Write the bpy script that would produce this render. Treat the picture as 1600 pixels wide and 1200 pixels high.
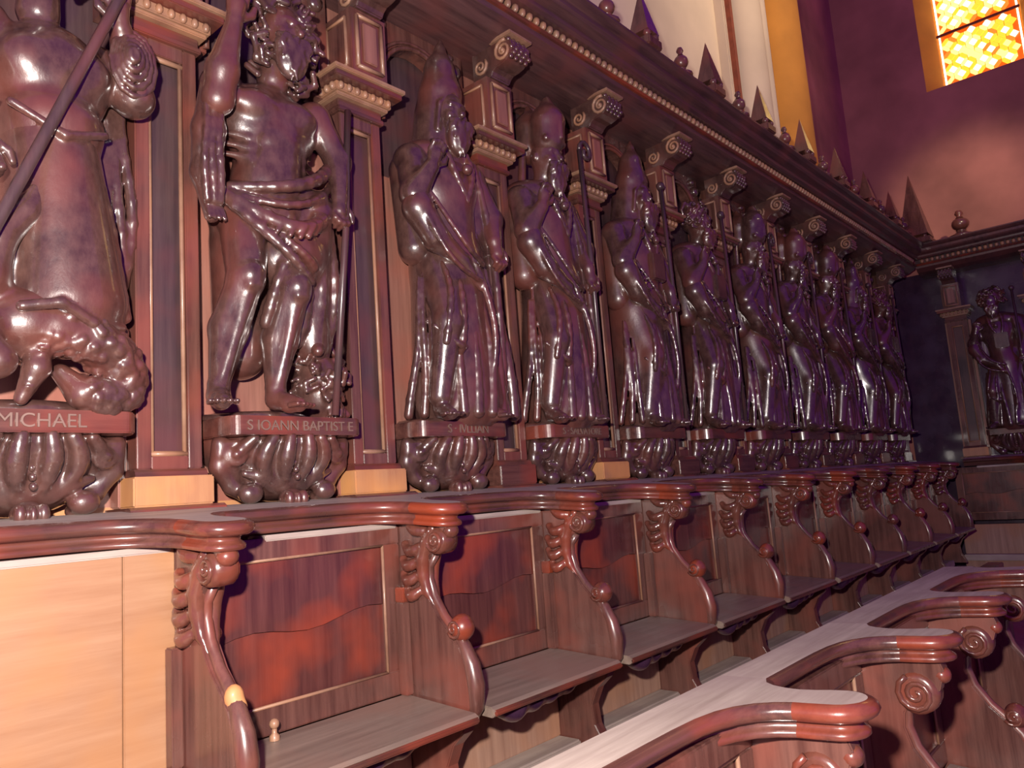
import bpy, bmesh, math, random
import numpy as np
from mathutils import Vector, Matrix

for o in list(bpy.data.objects): bpy.data.objects.remove(o)
S = bpy.context.scene
COL = S.collection
rnd = random.Random(7)

# ------------------------------------------------------------------ camera
# world: x = out from the panelled wall, y = along it, z = up, the camera's eye at height 0
F_PX = 1218.16
yaw, pitch, roll = (math.radians(a) for a in (40.8416, 7.9219, -4.15635))
CAM = Vector((2.0, 0.0, 0.0))
fw = Vector((-math.sin(yaw)*math.cos(pitch), math.cos(yaw)*math.cos(pitch), math.sin(pitch)))
rt = Vector((math.cos(yaw), math.sin(yaw), 0))
up = rt.cross(fw)
R2 = math.cos(roll)*rt + math.sin(roll)*up
U2 = -math.sin(roll)*rt + math.cos(roll)*up
cd = bpy.data.cameras.new('camera'); cam = bpy.data.objects.new('camera', cd); COL.objects.link(cam)
cam.matrix_world = Matrix(((R2.x, U2.x, -fw.x, CAM.x), (R2.y, U2.y, -fw.y, CAM.y), (R2.z, U2.z, -fw.z, CAM.z), (0, 0, 0, 1)))
cd.sensor_fit = 'HORIZONTAL'; cd.sensor_width = 36.0; cd.lens = 36.0*F_PX/1600.0
cd.clip_start = 0.02; cd.clip_end = 100
S.camera = cam

# ------------------------------------------------------------------ world, lights, exposure
w = bpy.data.worlds.new('world'); S.world = w; w.use_nodes = True
bg = w.node_tree.nodes['Background']; bg.inputs[0].default_value = (0.28, 0.018, 0.56, 1); bg.inputs[1].default_value = 0.50
def lamp(name, kind, loc, energy, color, **kw):
    l = bpy.data.lights.new(name, kind); l.energy = energy; l.color = color
    for k, v in kw.items(): setattr(l, k, v)
    o = bpy.data.objects.new(name, l); COL.objects.link(o); o.location = loc
    return o
def aim(o, target): o.rotation_euler = (Vector(target)-o.location).to_track_quat('-Z', 'Y').to_euler()
flash = lamp('flash_lamp', 'POINT', (1.93, -0.12, 0.24), 430, (1.0, 0.90, 0.82), shadow_soft_size=0.03)
day = lamp('daylight_lamp', 'AREA', (4.6, 3.6, 4.6), 17, (1.0, 0.82, 0.50), size=1.2, spread=math.radians(46)); aim(day, (0.0, 4.7, 3.5))
gleam = lamp('end_wall_spot_lamp', 'SPOT', (4.6, 1.5, 4.4), 1500, (1.0, 0.86, 0.52), spot_size=math.radians(11), spot_blend=0.9, shadow_soft_size=0.15); aim(gleam, (0.75, 8.0, 2.42))  # spot added to brighten the lower end wall, for an unseen window
S.view_settings.view_transform = 'Standard'; S.view_settings.look = 'None'
S.view_settings.exposure = 0.0; S.view_settings.gamma = 1.0; S.view_settings.use_curve_mapping = False

# ------------------------------------------------------------------ materials
def wood(name, c_dark, c_mid, c_hi, rough=(0.28, 0.5), grain='z', coat=0.35, coat_r=0.18, scale=1.0, bump=0.15):
    m = bpy.data.materials.new(name); m.use_nodes = True; nt = m.node_tree; N = nt.nodes; L = nt.links
    b = N['Principled BSDF']
    tc = N.new('ShaderNodeTexCoord'); oi = N.new('ShaderNodeObjectInfo')
    ad = N.new('ShaderNodeVectorMath'); ad.operation = 'MULTIPLY_ADD'
    ad.inputs[1].default_value = (1, 1, 1); L.new(tc.outputs['Object'], ad.inputs[0])
    sc = N.new('ShaderNodeVectorMath'); sc.operation = 'SCALE'; sc.inputs[0].default_value = (3.1, 5.7, 2.3)
    L.new(oi.outputs['Random'], sc.inputs['Scale']); L.new(sc.outputs[0], ad.inputs[2])
    mp = N.new('ShaderNodeMapping')
    mp.inputs['Scale'].default_value = {'z': (38, 38, 2.2), 'y': (38, 2.2, 38), 'n': (14, 14, 9)}[grain]
    L.new(ad.outputs[0], mp.inputs[0])
    n1 = N.new('ShaderNodeTexNoise'); n1.inputs['Scale'].default_value = scale; n1.inputs['Detail'].default_value = 6; n1.inputs['Roughness'].default_value = 0.65
    L.new(mp.outputs[0], n1.inputs['Vector'])
    n2 = N.new('ShaderNodeTexNoise'); n2.inputs['Scale'].default_value = 4.5; n2.inputs['Detail'].default_value = 3
    L.new(ad.outputs[0], n2.inputs['Vector'])
    r1 = N.new('ShaderNodeValToRGB'); r1.color_ramp.elements[0].position = 0.30; r1.color_ramp.elements[1].position = 0.72
    r1.color_ramp.elements[0].color = (*c_dark, 1); r1.color_ramp.elements[1].color = (*c_mid, 1)
    L.new(n1.outputs[0], r1.inputs[0])
    r2 = N.new('ShaderNodeValToRGB'); r2.color_ramp.elements[0].position = 0.46; r2.color_ramp.elements[1].position = 0.66
    L.new(n2.outputs[0], r2.inputs[0])
    mx = N.new('ShaderNodeMix'); mx.data_type = 'RGBA'
    mu = N.new('ShaderNodeMath'); mu.operation = 'MULTIPLY'; mu.inputs[1].default_value = 0.75
    L.new(r2.outputs[0], mu.inputs[0]); L.new(mu.outputs[0], mx.inputs[0])
    L.new(r1.outputs[0], mx.inputs[6]); mx.inputs[7].default_value = (*c_hi, 1)
    L.new(mx.outputs[2], b.inputs['Base Color'])
    mr = N.new('ShaderNodeMapRange'); mr.inputs['To Min'].default_value = rough[0]; mr.inputs['To Max'].default_value = rough[1]
    mr.inputs['From Min'].default_value = 0.3; mr.inputs['From Max'].default_value = 0.7
    L.new(n2.outputs[0], mr.inputs[0]); L.new(mr.outputs[0], b.inputs['Roughness'])
    b.inputs['Coat Weight'].default_value = coat; b.inputs['Coat Roughness'].default_value = coat_r
    bp = N.new('ShaderNodeBump'); bp.inputs['Strength'].default_value = bump; bp.inputs['Distance'].default_value = 0.004
    L.new(n1.outputs[0], bp.inputs['Height']); L.new(bp.outputs[0], b.inputs['Normal'])
    return m
def plain(name, col, rough=0.6, noise=0.25, scale=6, emit=None, strength=0, metallic=0):
    m = bpy.data.materials.new(name); m.use_nodes = True; nt = m.node_tree; N = nt.nodes; L = nt.links
    b = N['Principled BSDF']; b.inputs['Roughness'].default_value = rough; b.inputs['Metallic'].default_value = metallic
    tc = N.new('ShaderNodeTexCoord'); n = N.new('ShaderNodeTexNoise'); n.inputs['Scale'].default_value = scale; n.inputs['Detail'].default_value = 5
    L.new(tc.outputs['Object'], n.inputs['Vector'])
    r = N.new('ShaderNodeValToRGB'); r.color_ramp.elements[0].position = 0.3; r.color_ramp.elements[1].position = 0.7
    r.color_ramp.elements[0].color = (*[c*(1-noise) for c in col], 1); r.color_ramp.elements[1].color = (*[min(1, c*(1+noise)) for c in col], 1)
    L.new(n.outputs[0], r.inputs[0]); L.new(r.outputs[0], b.inputs['Base Color'])
    if emit:
        b.inputs['Emission Color'].default_value = (*emit, 1); b.inputs['Emission Strength'].default_value = strength
    return m
MAT = {}
MAT['wood'] = wood('polished_dark_wood', (0.055, 0.020, 0.017), (0.165, 0.072, 0.056), (0.20, 0.052, 0.035), rough=(0.2, 0.42), coat=0.5)
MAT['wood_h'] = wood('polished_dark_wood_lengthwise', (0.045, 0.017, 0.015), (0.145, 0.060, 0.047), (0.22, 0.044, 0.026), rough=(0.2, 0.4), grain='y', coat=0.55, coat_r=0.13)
MAT['carved'] = wood('carved_dark_wood', (0.040, 0.017, 0.015), (0.105, 0.052, 0.043), (0.135, 0.036, 0.026), rough=(0.22, 0.42), grain='n', coat=0.9, coat_r=0.10, scale=2.2, bump=0.30)
MAT['carved'].node_tree.nodes['Principled BSDF'].inputs['Specular IOR Level'].default_value = 0.85
MAT['leaf'] = wood('carved_red_wood', (0.07, 0.022, 0.016), (0.17, 0.058, 0.040), (0.24, 0.046, 0.024), rough=(0.2, 0.38), grain='n', coat=0.7, coat_r=0.12, bump=0.1)
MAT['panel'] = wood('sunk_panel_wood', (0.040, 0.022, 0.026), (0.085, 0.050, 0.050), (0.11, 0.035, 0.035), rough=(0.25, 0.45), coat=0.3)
MAT['back'] = wood('back_board_wood', (0.19, 0.080, 0.060), (0.34, 0.155, 0.115), (0.30, 0.095, 0.065), rough=(0.35, 0.6), coat=0.2)
MAT['red'] = wood('red_polished_wood', (0.07, 0.020, 0.016), (0.17, 0.048, 0.032), (0.30, 0.046, 0.015), rough=(0.2, 0.38), grain='y', coat=0.7, coat_r=0.1)
MAT['pale'] = wood('pale_new_wood', (0.28, 0.135, 0.070), (0.37, 0.205, 0.118), (0.36, 0.165, 0.065), rough=(0.4, 0.6), coat=0.15, grain='y', bump=0.05)
MAT['honey'] = wood('honey_wood', (0.36, 0.16, 0.08), (0.46, 0.235, 0.115), (0.62, 0.28, 0.09), rough=(0.4, 0.6), coat=0.2)
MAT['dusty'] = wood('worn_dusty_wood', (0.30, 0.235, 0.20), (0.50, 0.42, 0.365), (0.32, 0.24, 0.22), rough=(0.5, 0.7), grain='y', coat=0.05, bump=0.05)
MAT['seat'] = wood('worn_seat_wood', (0.15, 0.108, 0.086), (0.27, 0.200, 0.160), (0.25, 0.145, 0.11), rough=(0.35, 0.55), grain='y', coat=0.2)
MAT['under'] = wood('under_seat_wood', (0.26, 0.14, 0.10), (0.42, 0.25, 0.18), (0.38, 0.18, 0.10), rough=(0.5, 0.7), coat=0.05)
MAT['black'] = wood('misericord_and_shade_wood', (0.03, 0.012, 0.035), (0.06, 0.025, 0.05), (0.05, 0.02, 0.06), rough=(0.2, 0.35), grain='n', coat=0.5)
MAT['gilt'] = wood('worn_gilt_wood', (0.20, 0.095, 0.062), (0.36, 0.21, 0.135), (0.36, 0.17, 0.09), rough=(0.35, 0.55), grain='n', coat=0.2)
MAT['cornice'] = wood('dark_cornice_wood', (0.040, 0.018, 0.020), (0.125, 0.058, 0.056), (0.13, 0.040, 0.036), rough=(0.3, 0.5), grain='y', coat=0.3)
MAT['letter'] = plain('letter_paint', (0.19, 0.115, 0.095), 0.5)
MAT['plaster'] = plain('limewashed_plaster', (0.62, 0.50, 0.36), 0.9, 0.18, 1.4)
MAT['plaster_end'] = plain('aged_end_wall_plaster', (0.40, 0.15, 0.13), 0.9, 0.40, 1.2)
MAT['stone'] = plain('stone_with_warm_light', (0.56, 0.24, 0.035), 0.85, 0.2, 2.5)  # orange puts warm window light on the pier shaft into the colour
MAT['floor'] = plain('worn_floor', (0.24, 0.17, 0.16), 0.6, 0.3, 3)
MAT['lead'] = plain('lead_bloom_glow', (0.4, 0.06, 0.01), 0.5, 0.1, 4, (1.0, 0.13, 0.0), 0.75)  # emission imitates the orange bloom of the panes over the lead
MAT['iron'] = plain('rusty_iron', (0.22, 0.05, 0.02), 0.6, 0.2, 20)
MAT['g0'] = plain('white_glass', (0.8, 0.75, 0.5), 0.3, 0.05, 4, (1.0, 0.86, 0.50), 3.0)
MAT['g1'] = plain('pale_yellow_glass', (0.8, 0.65, 0.3), 0.3, 0.05, 4, (1.0, 0.72, 0.16), 2.0)
MAT['g2'] = plain('yellow_glass', (0.8, 0.5, 0.05), 0.3, 0.05, 4, (1.0, 0.55, 0.03), 1.4)
MAT['g3'] = plain('amber_glass', (0.7, 0.3, 0.05), 0.3, 0.05, 4, (1.0, 0.28, 0.02), 1.0)

# ------------------------------------------------------------------ helpers
ORG = [0.0, 0.0, 0.0]
def props(o, label=None, cat=None, group=None, kind=None):
    for k, v in (('label', label), ('category', cat), ('group', group), ('kind', kind)):
        if v: o[k] = v
    return o
def thing(name, base, label=None, cat=None, group=None):
    """An Empty at the thing's base; its parts are written in module coordinates and shifted by ORG."""
    o = bpy.data.objects.new(name, None); o.empty_display_size = 0.05; COL.objects.link(o)
    o.location = base; ORG[:] = base
    return props(o, label, cat, group, 'thing')
def link_mesh(name, me, mat, parent=None, smooth=False):
    o = bpy.data.objects.new(name, me); COL.objects.link(o)
    me.materials.append(MAT[mat] if isinstance(mat, str) else mat)
    if smooth: me.shade_smooth()
    if parent: o.parent = parent
    return o
def raw(name, vs, fs, mat, parent=None, smooth=False):
    me = bpy.data.meshes.new(name)
    if parent is not None:
        off = parent_origin(parent); vs = [(v[0]-off[0], v[1]-off[1], v[2]-off[2]) for v in vs]
    me.from_pydata([tuple(map(float, v)) for v in vs], [], fs); me.validate()
    return link_mesh(name, me, mat, parent, smooth)
def parent_origin(p):
    x = Vector((0, 0, 0))
    while p: x += p.location; p = p.parent
    return x
class MB:
    def __init__(s): s.v = []; s.f = []
    def add(s, vs, fs):
        n = len(s.v); s.v += [tuple(map(float, v)) for v in vs]; s.f += [tuple(i+n for i in f) for f in fs]; return s
    def box(s, x0, x1, y0, y1, z0, z1):
        return s.add([(x0,y0,z0),(x1,y0,z0),(x1,y1,z0),(x0,y1,z0),(x0,y0,z1),(x1,y0,z1),(x1,y1,z1),(x0,y1,z1)],
                     [(0,3,2,1),(4,5,6,7),(0,1,5,4),(1,2,6,5),(2,3,7,6),(3,0,4,7)])
    def prism(s, poly, y0, y1, axis='y'):
        n = len(poly)
        area = sum(poly[i][0]*poly[(i+1)%n][1]-poly[(i+1)%n][0]*poly[i][1] for i in range(n))
        if area < 0: poly = poly[::-1]
        if axis == 'y': P = lambda a, b, t: (a, t, b)
        elif axis == 'z': P = lambda a, b, t: (a, b, t)
        else: P = lambda a, b, t: (t, a, b)
        vs = [P(a, b, y0) for a, b in poly]+[P(a, b, y1) for a, b in poly]
        fs = [tuple(range(n)), tuple(range(2*n-1, n-1, -1))]+[(i, i+n, (i+1)%n+n, (i+1)%n) for i in range(n)]
        return s.add(vs, fs)
    def lathe(s, c, prof, n=12, axis='z', a0=0, a1=2*math.pi):
        vs = []; fs = []; m = len(prof)
        for i in range(n+1):
            a = a0+(a1-a0)*i/n
            for r, h in prof:
                p = (r*math.cos(a), r*math.sin(a), h)
                if axis == 'x': p = (p[2], p[0], p[1])
                elif axis == 'y': p = (p[0], p[2], p[1])
                vs.append((c[0]+p[0], c[1]+p[1], c[2]+p[2]))
        for i in range(n):
            for j in range(m-1):
                a = i*m+j; b = (i+1)*m+j
                fs.append((a, b, b+1, a+1))
        return s.add(vs, fs)
    def tube(s, pts, rad, n=8):
        P = [Vector(p) for p in pts]; k = len(P)
        if not hasattr(rad, '__len__'): rad = [rad]*k
        vs = []; fs = []; ref = None
        for i in range(k):
            t = (P[min(i+1, k-1)]-P[max(i-1, 0)]).normalized()
            if ref is None: ref = Vector((0, 1, 0)) if abs(t.y) < 0.9 else Vector((1, 0, 0))
            u = (ref-t*ref.dot(t)).normalized(); ref = u; v = t.cross(u)
            for j in range(n):
                a = 2*math.pi*j/n; q = P[i]+(u*math.cos(a)+v*math.sin(a))*rad[i]; vs.append(q[:])
        for i in range(k-1):
            for j in range(n):
                fs.append((i*n+j, i*n+(j+1)%n, (i+1)*n+(j+1)%n, (i+1)*n+j))
        fs += [tuple(range(n-1, -1, -1)), tuple(range((k-1)*n, k*n))]
        return s.add(vs, fs)
    def ball(s, c, r, n=10, m=6):
        r = r if hasattr(r, '__len__') else (r, r, r)
        vs = []; fs = []
        for i in range(m+1):
            t = math.pi*i/m
            for j in range(n):
                a = 2*math.pi*j/n
                vs.append((c[0]+r[0]*math.sin(t)*math.cos(a), c[1]+r[1]*math.sin(t)*math.sin(a), c[2]+r[2]*math.cos(t)))
        for i in range(m):
            for j in range(n): fs.append((i*n+j, (i+1)*n+j, (i+1)*n+(j+1)%n, i*n+(j+1)%n))
        return s.add(vs, fs)
    def build(s, name, mat, parent=None, smooth=False, bevel=0, seg=2):
        o = raw(name, s.v, s.f, mat, parent, smooth)
        if smooth or bevel:
            bm = bmesh.new(); bm.from_mesh(o.data)
            bmesh.ops.remove_doubles(bm, verts=bm.verts, dist=1e-6)
            if bevel:
                es = [e for e in bm.edges if len(e.link_faces) == 2 and e.calc_face_angle(0) > 0.6]
                bmesh.ops.bevel(bm, geom=es, offset=bevel, segments=seg, affect='EDGES', clamp_overlap=True)
            bmesh.ops.recalc_face_normals(bm, faces=bm.faces)
            bm.to_mesh(o.data); bm.free()
        return o
def box(name, x0, x1, y0, y1, z0, z1, mat, parent=None, bevel=0.004):
    return MB().box(x0, x1, y0, y1, z0, z1).build(name, mat, parent, bevel=bevel)
def copy_tree(o, parent=None, skip=('inscription',)):
    c = o.copy(); COL.objects.link(c)
    if parent: c.parent = parent
    for ch in list(o.children):
        if ch.name.split('.')[0] in skip: continue
        copy_tree(ch, c, skip)
    return c
ORD = ['first', 'second', 'third', 'fourth', 'fifth', 'sixth', 'seventh', 'eighth', 'ninth', 'tenth', 'eleventh', 'twelfth']

# ------------------------------------------------------------------ signed distance carving (smooth unions -> one continuous surface)
class Field:
    def __init__(s, lo, hi, h):
        s.h = h; s.lo = np.array(lo, float)-2*h
        n = np.ceil((np.array(hi, float)+2*h-s.lo)/h).astype(int)+1
        s.F = np.full(n, 0.25, np.float32)
        s.ax = [s.lo[i]+h*np.arange(n[i]) for i in range(3)]
    def _win(s, a, b, m):
        ix = []
        for i in range(3):
            i0 = max(0, int((a[i]-m-s.lo[i])/s.h)); i1 = min(s.F.shape[i], int((b[i]+m-s.lo[i])/s.h)+2)
            if i1 <= i0: return None
            ix.append(slice(i0, i1))
        G = np.meshgrid(*[s.ax[i][ix[i]] for i in range(3)], indexing='ij', sparse=True)
        return tuple(ix), G
    def _mix(s, ix, d, k, cut=False):
        A = s.F[ix]; d = d.astype(np.float32)
        if cut:
            h = np.clip(0.5-0.5*(A+d)/k, 0, 1); s.F[ix] = A*(1-h)-d*h+k*h*(1-h)
        else:
            h = np.clip(0.5+0.5*(A-d)/k, 0, 1); s.F[ix] = A*(1-h)+d*h-k*h*(1-h)
    def cap(s, a, b, ra, rb=None, k=0.02, cut=False, sx=1.0):
        rb = ra if rb is None else rb
        a = np.array(a, float); b = np.array(b, float); R = max(ra, rb)
        w = s._win(np.minimum(a, b)-R, np.maximum(a, b)+R, k+2*s.h)
        if w is None: return s
        ix, (X, Y, Z) = w; d = b-a; L = max(float(d@d), 1e-12)
        t = np.clip(((X-a[0])*d[0]+(Y-a[1])*d[1]+(Z-a[2])*d[2])/L, 0, 1)
        D = np.sqrt((X-a[0]-t*d[0])**2+(Y-a[1]-t*d[1])**2+(Z-a[2]-t*d[2])**2)-(ra+(rb-ra)*t)
        s._mix(ix, D, k, cut); return s
    def ell(s, c, r, k=0.02, cut=False, ry=0.0):
        c = np.array(c, float); r = np.array(r, float); R = r.max() if ry else r
        w = s._win(c-R, c+R, k+2*s.h)
        if w is None: return s
        ix, (X, Y, Z) = w; X = X-c[0]; Y = Y-c[1]; Z = Z-c[2]
        if ry:   # turn in the wall plane (y,z)
            cs, sn = math.cos(ry), math.sin(ry); Y, Z = cs*Y+sn*Z, -sn*Y+cs*Z
        q = np.sqrt((X/r[0])**2+(Y/r[1])**2+(Z/r[2])**2); q2 = np.sqrt((X/r[0]**2)**2+(Y/r[1]**2)**2+(Z/r[2]**2)**2)+1e-9
        s._mix(ix, q*(q-1)/q2, k, cut); return s
    def tube(s, pts, r, k=0.012, cut=False):
        n = len(pts)
        rr = r if hasattr(r, '__len__') else [r]*n
        for i in range(n-1): s.cap(pts[i], pts[i+1], rr[i], rr[i+1], k, cut)
        return s
    def box(s, c, r, k=0.015, rad=0.01, cut=False):
        c = np.array(c, float); r = np.array(r, float)
        w = s._win(c-r, c+r, k+2*s.h)
        if w is None: return s
        ix, (X, Y, Z) = w
        q = [np.abs(A-c[i])-(r[i]-rad) for i, A in enumerate((X, Y, Z))]
        D = np.sqrt(sum(np.maximum(a, 0)**2 for a in q))+np.minimum(np.maximum(np.maximum(q[0], q[1]), q[2]), 0)-rad
        s._mix(ix, D, k, cut); return s
    def mesh(s):
        F = s.F.copy()
        for ax in range(3):
            i0 = [slice(None)]*3; i0[ax] = 0; F[tuple(i0)] = 0.1
            i0[ax] = -1; F[tuple(i0)] = 0.1
        nx, ny, nz = F.shape; ins = F < 0
        cnt = np.zeros((nx-1, ny-1, nz-1), np.int32); P = np.zeros((nx-1, ny-1, nz-1, 3), np.float32)
        def cn(A, o): return A[o[0]:nx-1+o[0], o[1]:ny-1+o[1], o[2]:nz-1+o[2]]
        for ax in range(3):
            oth = [i for i in range(3) if i != ax]
            for p in (0, 1):
                for q in (0, 1):
                    o = [0, 0, 0]; o[oth[0]] = p; o[oth[1]] = q; e = list(o); e[ax] = 1
                    a, b = cn(F, o), cn(F, e); m = (a < 0) != (b < 0)
                    t = np.where(m, a/np.where(m, a-b, 1), 0)
                    cnt += m; P[..., ax] += t
                    P[..., oth[0]] += m*p; P[..., oth[1]] += m*q
        act = cnt > 0
        idx = np.full(act.shape, -1, np.int64); idx[act] = np.arange(act.sum())
        cells = np.argwhere(act)
        V = (cells+P[act]/cnt[act][:, None])*s.h+s.lo
        Q = []
        for ax in range(3):
            o1, o2 = [(1, 2), (2, 0), (0, 1)][ax]
            sl = [slice(1, -1)]*3; sl[ax] = slice(0, -1); sl2 = list(sl); sl2[ax] = slice(1, None)
            a, b = ins[tuple(sl)], ins[tuple(sl2)]
            for flip, m in ((False, a & ~b), (True, ~a & b)):
                c = np.argwhere(m)
                if not len(c): continue
                off = np.ones(3, int); off[ax] = 0; c = c+off
                def g(d1, d2):
                    cc = c.copy(); cc[:, o1] -= d1; cc[:, o2] -= d2; return idx[cc[:, 0], cc[:, 1], cc[:, 2]]
                q = np.stack([g(1, 1), g(0, 1), g(0, 0), g(1, 0)], 1)
                Q.append(q[:, ::-1] if flip else q)
        return V, np.concatenate(Q)
    def build(s, name, mat, parent=None):
        V, Q = s.mesh()
        if parent is not None: V = V-np.array(parent_origin(parent))
        me = bpy.data.meshes.new(name)
        me.vertices.add(len(V)); me.vertices.foreach_set('co', V.astype(np.float32).ravel())
        me.loops.add(Q.size); me.loops.foreach_set('vertex_index', Q.astype(np.int32).ravel())
        me.polygons.add(len(Q)); me.polygons.foreach_set('loop_start', np.arange(0, Q.size, 4, dtype=np.int32))
        me.update(calc_edges=True)
        return link_mesh(name, me, mat, parent, True)

W = 0.64                    # width of one stall
PIL = 0.895                 # centre of the nearest pilaster
PAR = 0.838                 # centre of the nearest partition
YEND = 8.0                  # the end wall

# ================================================================== the setting
fl = props(MB().box(-0.5, 6.0, -2.0, 8.6, -1.60, -1.40).build('floor', 'floor'), kind='structure')
box('platform', 0.0, 1.21, -0.6, 8.0, -1.40, -0.98, 'under', fl, 0.01)
wl = props(MB().box(-0.45, -0.05, -0.8, 5.86, -1.40, 6.0).build('wall_left', 'plaster'), kind='structure')
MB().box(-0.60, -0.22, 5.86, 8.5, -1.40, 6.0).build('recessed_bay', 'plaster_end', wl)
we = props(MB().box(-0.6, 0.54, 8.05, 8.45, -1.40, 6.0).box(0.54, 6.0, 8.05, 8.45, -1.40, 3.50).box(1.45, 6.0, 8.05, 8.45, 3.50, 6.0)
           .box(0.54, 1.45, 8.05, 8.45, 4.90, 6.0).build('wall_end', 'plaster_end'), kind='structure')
MB().prism([(0.54, 8.05), (0.675, 8.24), (0.675, 8.40), (0.54, 8.40)], 3.50, 4.90, 'z').build('jamb', 'stone', we)
MB().prism([(1.45, 8.05), (1.345, 8.24), (1.345, 8.40), (1.45, 8.40)], 3.50, 4.90, 'z').build('jamb', 'stone', we)

# stained glass window: each pane a mesh of its own
wx0, wx1, wz0, wz1, wy = 0.675, 1.345, 3.545, 4.72, 8.22
wn = props(MB().box(wx0, wx1, wy+0.012, wy+0.02, wz0, wz1).build('window_1', 'lead'), kind='structure')
box('saddle_bar', wx0-0.01, wx1+0.01, wy-0.03, wy-0.012, 4.055, 4.080, 'iron', wn, 0.003)
a = 0.092; t = 0.021
def pane_mesh(kind, mat):
    me = bpy.data.meshes.new('pane')
    c = math.sqrt(0.5)
    if kind == 's': q = (a/2-t); pl = [(q*math.sqrt(2), 0), (0, q*math.sqrt(2)), (-q*math.sqrt(2), 0), (0, -q*math.sqrt(2))]
    else:
        L = a/2-0.004; hx = t-0.004
        pl = [(-L, 0), (-L+hx, -hx), (L-hx, -hx), (L, 0), (L-hx, hx), (-L+hx, hx)]
        sg = 1 if kind == 'a' else -1
        pl = [(c*(u-sg*v), c*(sg*u+v)) for u, v in pl]
    n = len(pl); vs = [(u, -0.006, v) for u, v in pl]+[(u, 0.004, v) for u, v in pl]
    me.from_pydata(vs, [], [tuple(range(n)), tuple(range(2*n-1, n-1, -1))]+[(i, i+n, (i+1)%n+n, (i+1)%n) for i in range(n)])
    me.materials.append(MAT[mat]); return me
PM = {(k, m): pane_mesh(k, m) for k in 'sab' for m in ('g0', 'g1', 'g2', 'g3')}
dg = a/math.sqrt(2)
def put_pane(kind, x, z):
    mg = 0.045
    if not (wx0+mg < x < wx1-mg and wz0+mg < z < wz1-mg) or abs(z-4.068) < 0.028: return
    rr = rnd.random()
    m = ('g0' if rr < 0.55 else 'g1' if rr < 0.83 else 'g2') if kind == 's' else ('g1' if rr < 0.42 else 'g2' if rr < 0.85 else 'g3')
    o = bpy.data.objects.new('pane', PM[(kind, m)]); COL.objects.link(o); o.parent = wn; o.location = (x, wy, z)
for i in range(-12, 30):
    for j in range(-22, 22):
        x = wx0+0.02+(i-j)*dg; z = wz0+0.03+(i+j)*dg
        put_pane('s', x, z+dg)
        put_pane('a', x+dg/2, z+dg/2); put_pane('b', x-dg/2, z+dg/2)
for (x0, x1, z0, z1, n, ax) in ((wx0+0.004, wx0+0.020, wz0, wz1, 12, 'z'), (wx1-0.020, wx1-0.004, wz0, wz1, 12, 'z'), (wx0+0.02, wx1-0.02, wz0+0.004, wz0+0.02, 6, 'x')):
    for i in range(n):
        if ax == 'z': h = (z1-z0)/n; MB().box(x0, x1, wy-0.006, wy+0.004, z0+i*h+0.006, z0+(i+1)*h-0.002).build('border_pane', 'g0', wn)
        else: h = (x1-x0)/n; MB().box(x0+i*h+0.003, x0+(i+1)*h-0.003, wy-0.006, wy+0.004, z0, z1).build('border_pane', 'g0', wn)

# wall pier above the cornice
t_ = thing('wall_pier', (0, 5.4, 1.9), 'tall stone pier with rounded shafts, one coloured warm as lit, rising behind the cornice', 'pier')
box('backing', -0.06, 0.02, 4.76, 5.85, 1.9, 6.0, 'plaster', t_, 0.01)
MB().lathe((0.02, 5.00, 0), [(0.15, 1.9), (0.15, 6.0)], 14, 'z', -math.pi/2, math.pi/2).build('shaft', 'plaster', t_, True)
MB().lathe((0.02, 5.27, 0), [(0.09, 1.9), (0.09, 6.0)], 14, 'z', -math.pi/2, math.pi/2).build('shaft', 'plaster', t_, True)
box('fillet', -0.02, 0.05, 4.78, 4.83, 1.9, 6.0, 'iron', t_, 0.004)
MB().lathe((0.0, 5.62, 0), [(0.22, 1.9), (0.22, 6.0)], 20, 'z', -math.pi/2, math.pi/2).build('shaft', 'stone', t_, True)  # warm light from the window painted as the shaft's colour

# ------------------------------------------------------------------ panelling behind the saints
NB = 11
pan = props(MB().box(-0.05, -0.035, -0.4, 7.98, -0.98, 1.76).build('trim_1', 'back'), kind='structure')
def arch_parts(parent, yc):
    # the board, the spandrel with its arch and the archivolt of one bay, centre yc
    MB().box(-0.0345, -0.02, yc-0.235, yc+0.235, 1.13, 1.66).build('niche_shade_back', 'panel', parent)  # dark colour stands for the shade of a deeper niche
    MB().box(-0.035, 0.0, yc-0.235, yc+0.235, -0.02, 1.13).build('panel', 'back', parent, bevel=0.004)
    n = 14; r = 0.178; zs = 1.45
    arc = [(yc+r*math.cos(math.pi*i/n), zs+r*math.sin(math.pi*i/n)) for i in range(n+1)]
    m = MB()
    left = [(yc-0.24, 1.30), (yc-r, 1.30)]+[p for p in arc[::-1][:n//2+1]]+[(yc, 1.70), (yc-0.24, 1.70)]
    right = [(yc+0.24, 1.30), (yc+r, 1.30)]+[p for p in arc[:n//2+1]]+[(yc, 1.70), (yc+0.24, 1.70)]
    for pl in (left, right): m.prism(pl, -0.01, 0.045, 'x')
    m.build('spandrel', 'wood', parent)
    m = MB()
    for rr, ww, xx in ((r+0.004, 0.010, 0.052), (r+0.026, 0.007, 0.048)):
        m.tube([(xx, yc-rr, 1.31)]+[(xx, yc-rr*math.cos(math.pi*i/18), zs+rr*math.sin(math.pi*i/18)) for i in range(19)]+[(xx, yc+rr, 1.31)], ww, 6)
    m.build('archivolt', 'wood', parent, True)
    # little scroll ornaments in the spandrels
    m = MB()
    for s in (-1, 1):
        m.ball((0.05, yc+s*0.195, 1.625), (0.022, 0.03, 0.03), 8, 5)
        m.ball((0.05, yc+s*0.165, 1.672), (0.018, 0.022, 0.018), 8, 5)
    m.build('rosette', 'carved', parent, True)
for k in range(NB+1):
    arch_parts(pan, PIL+W*k-0.32)
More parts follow.
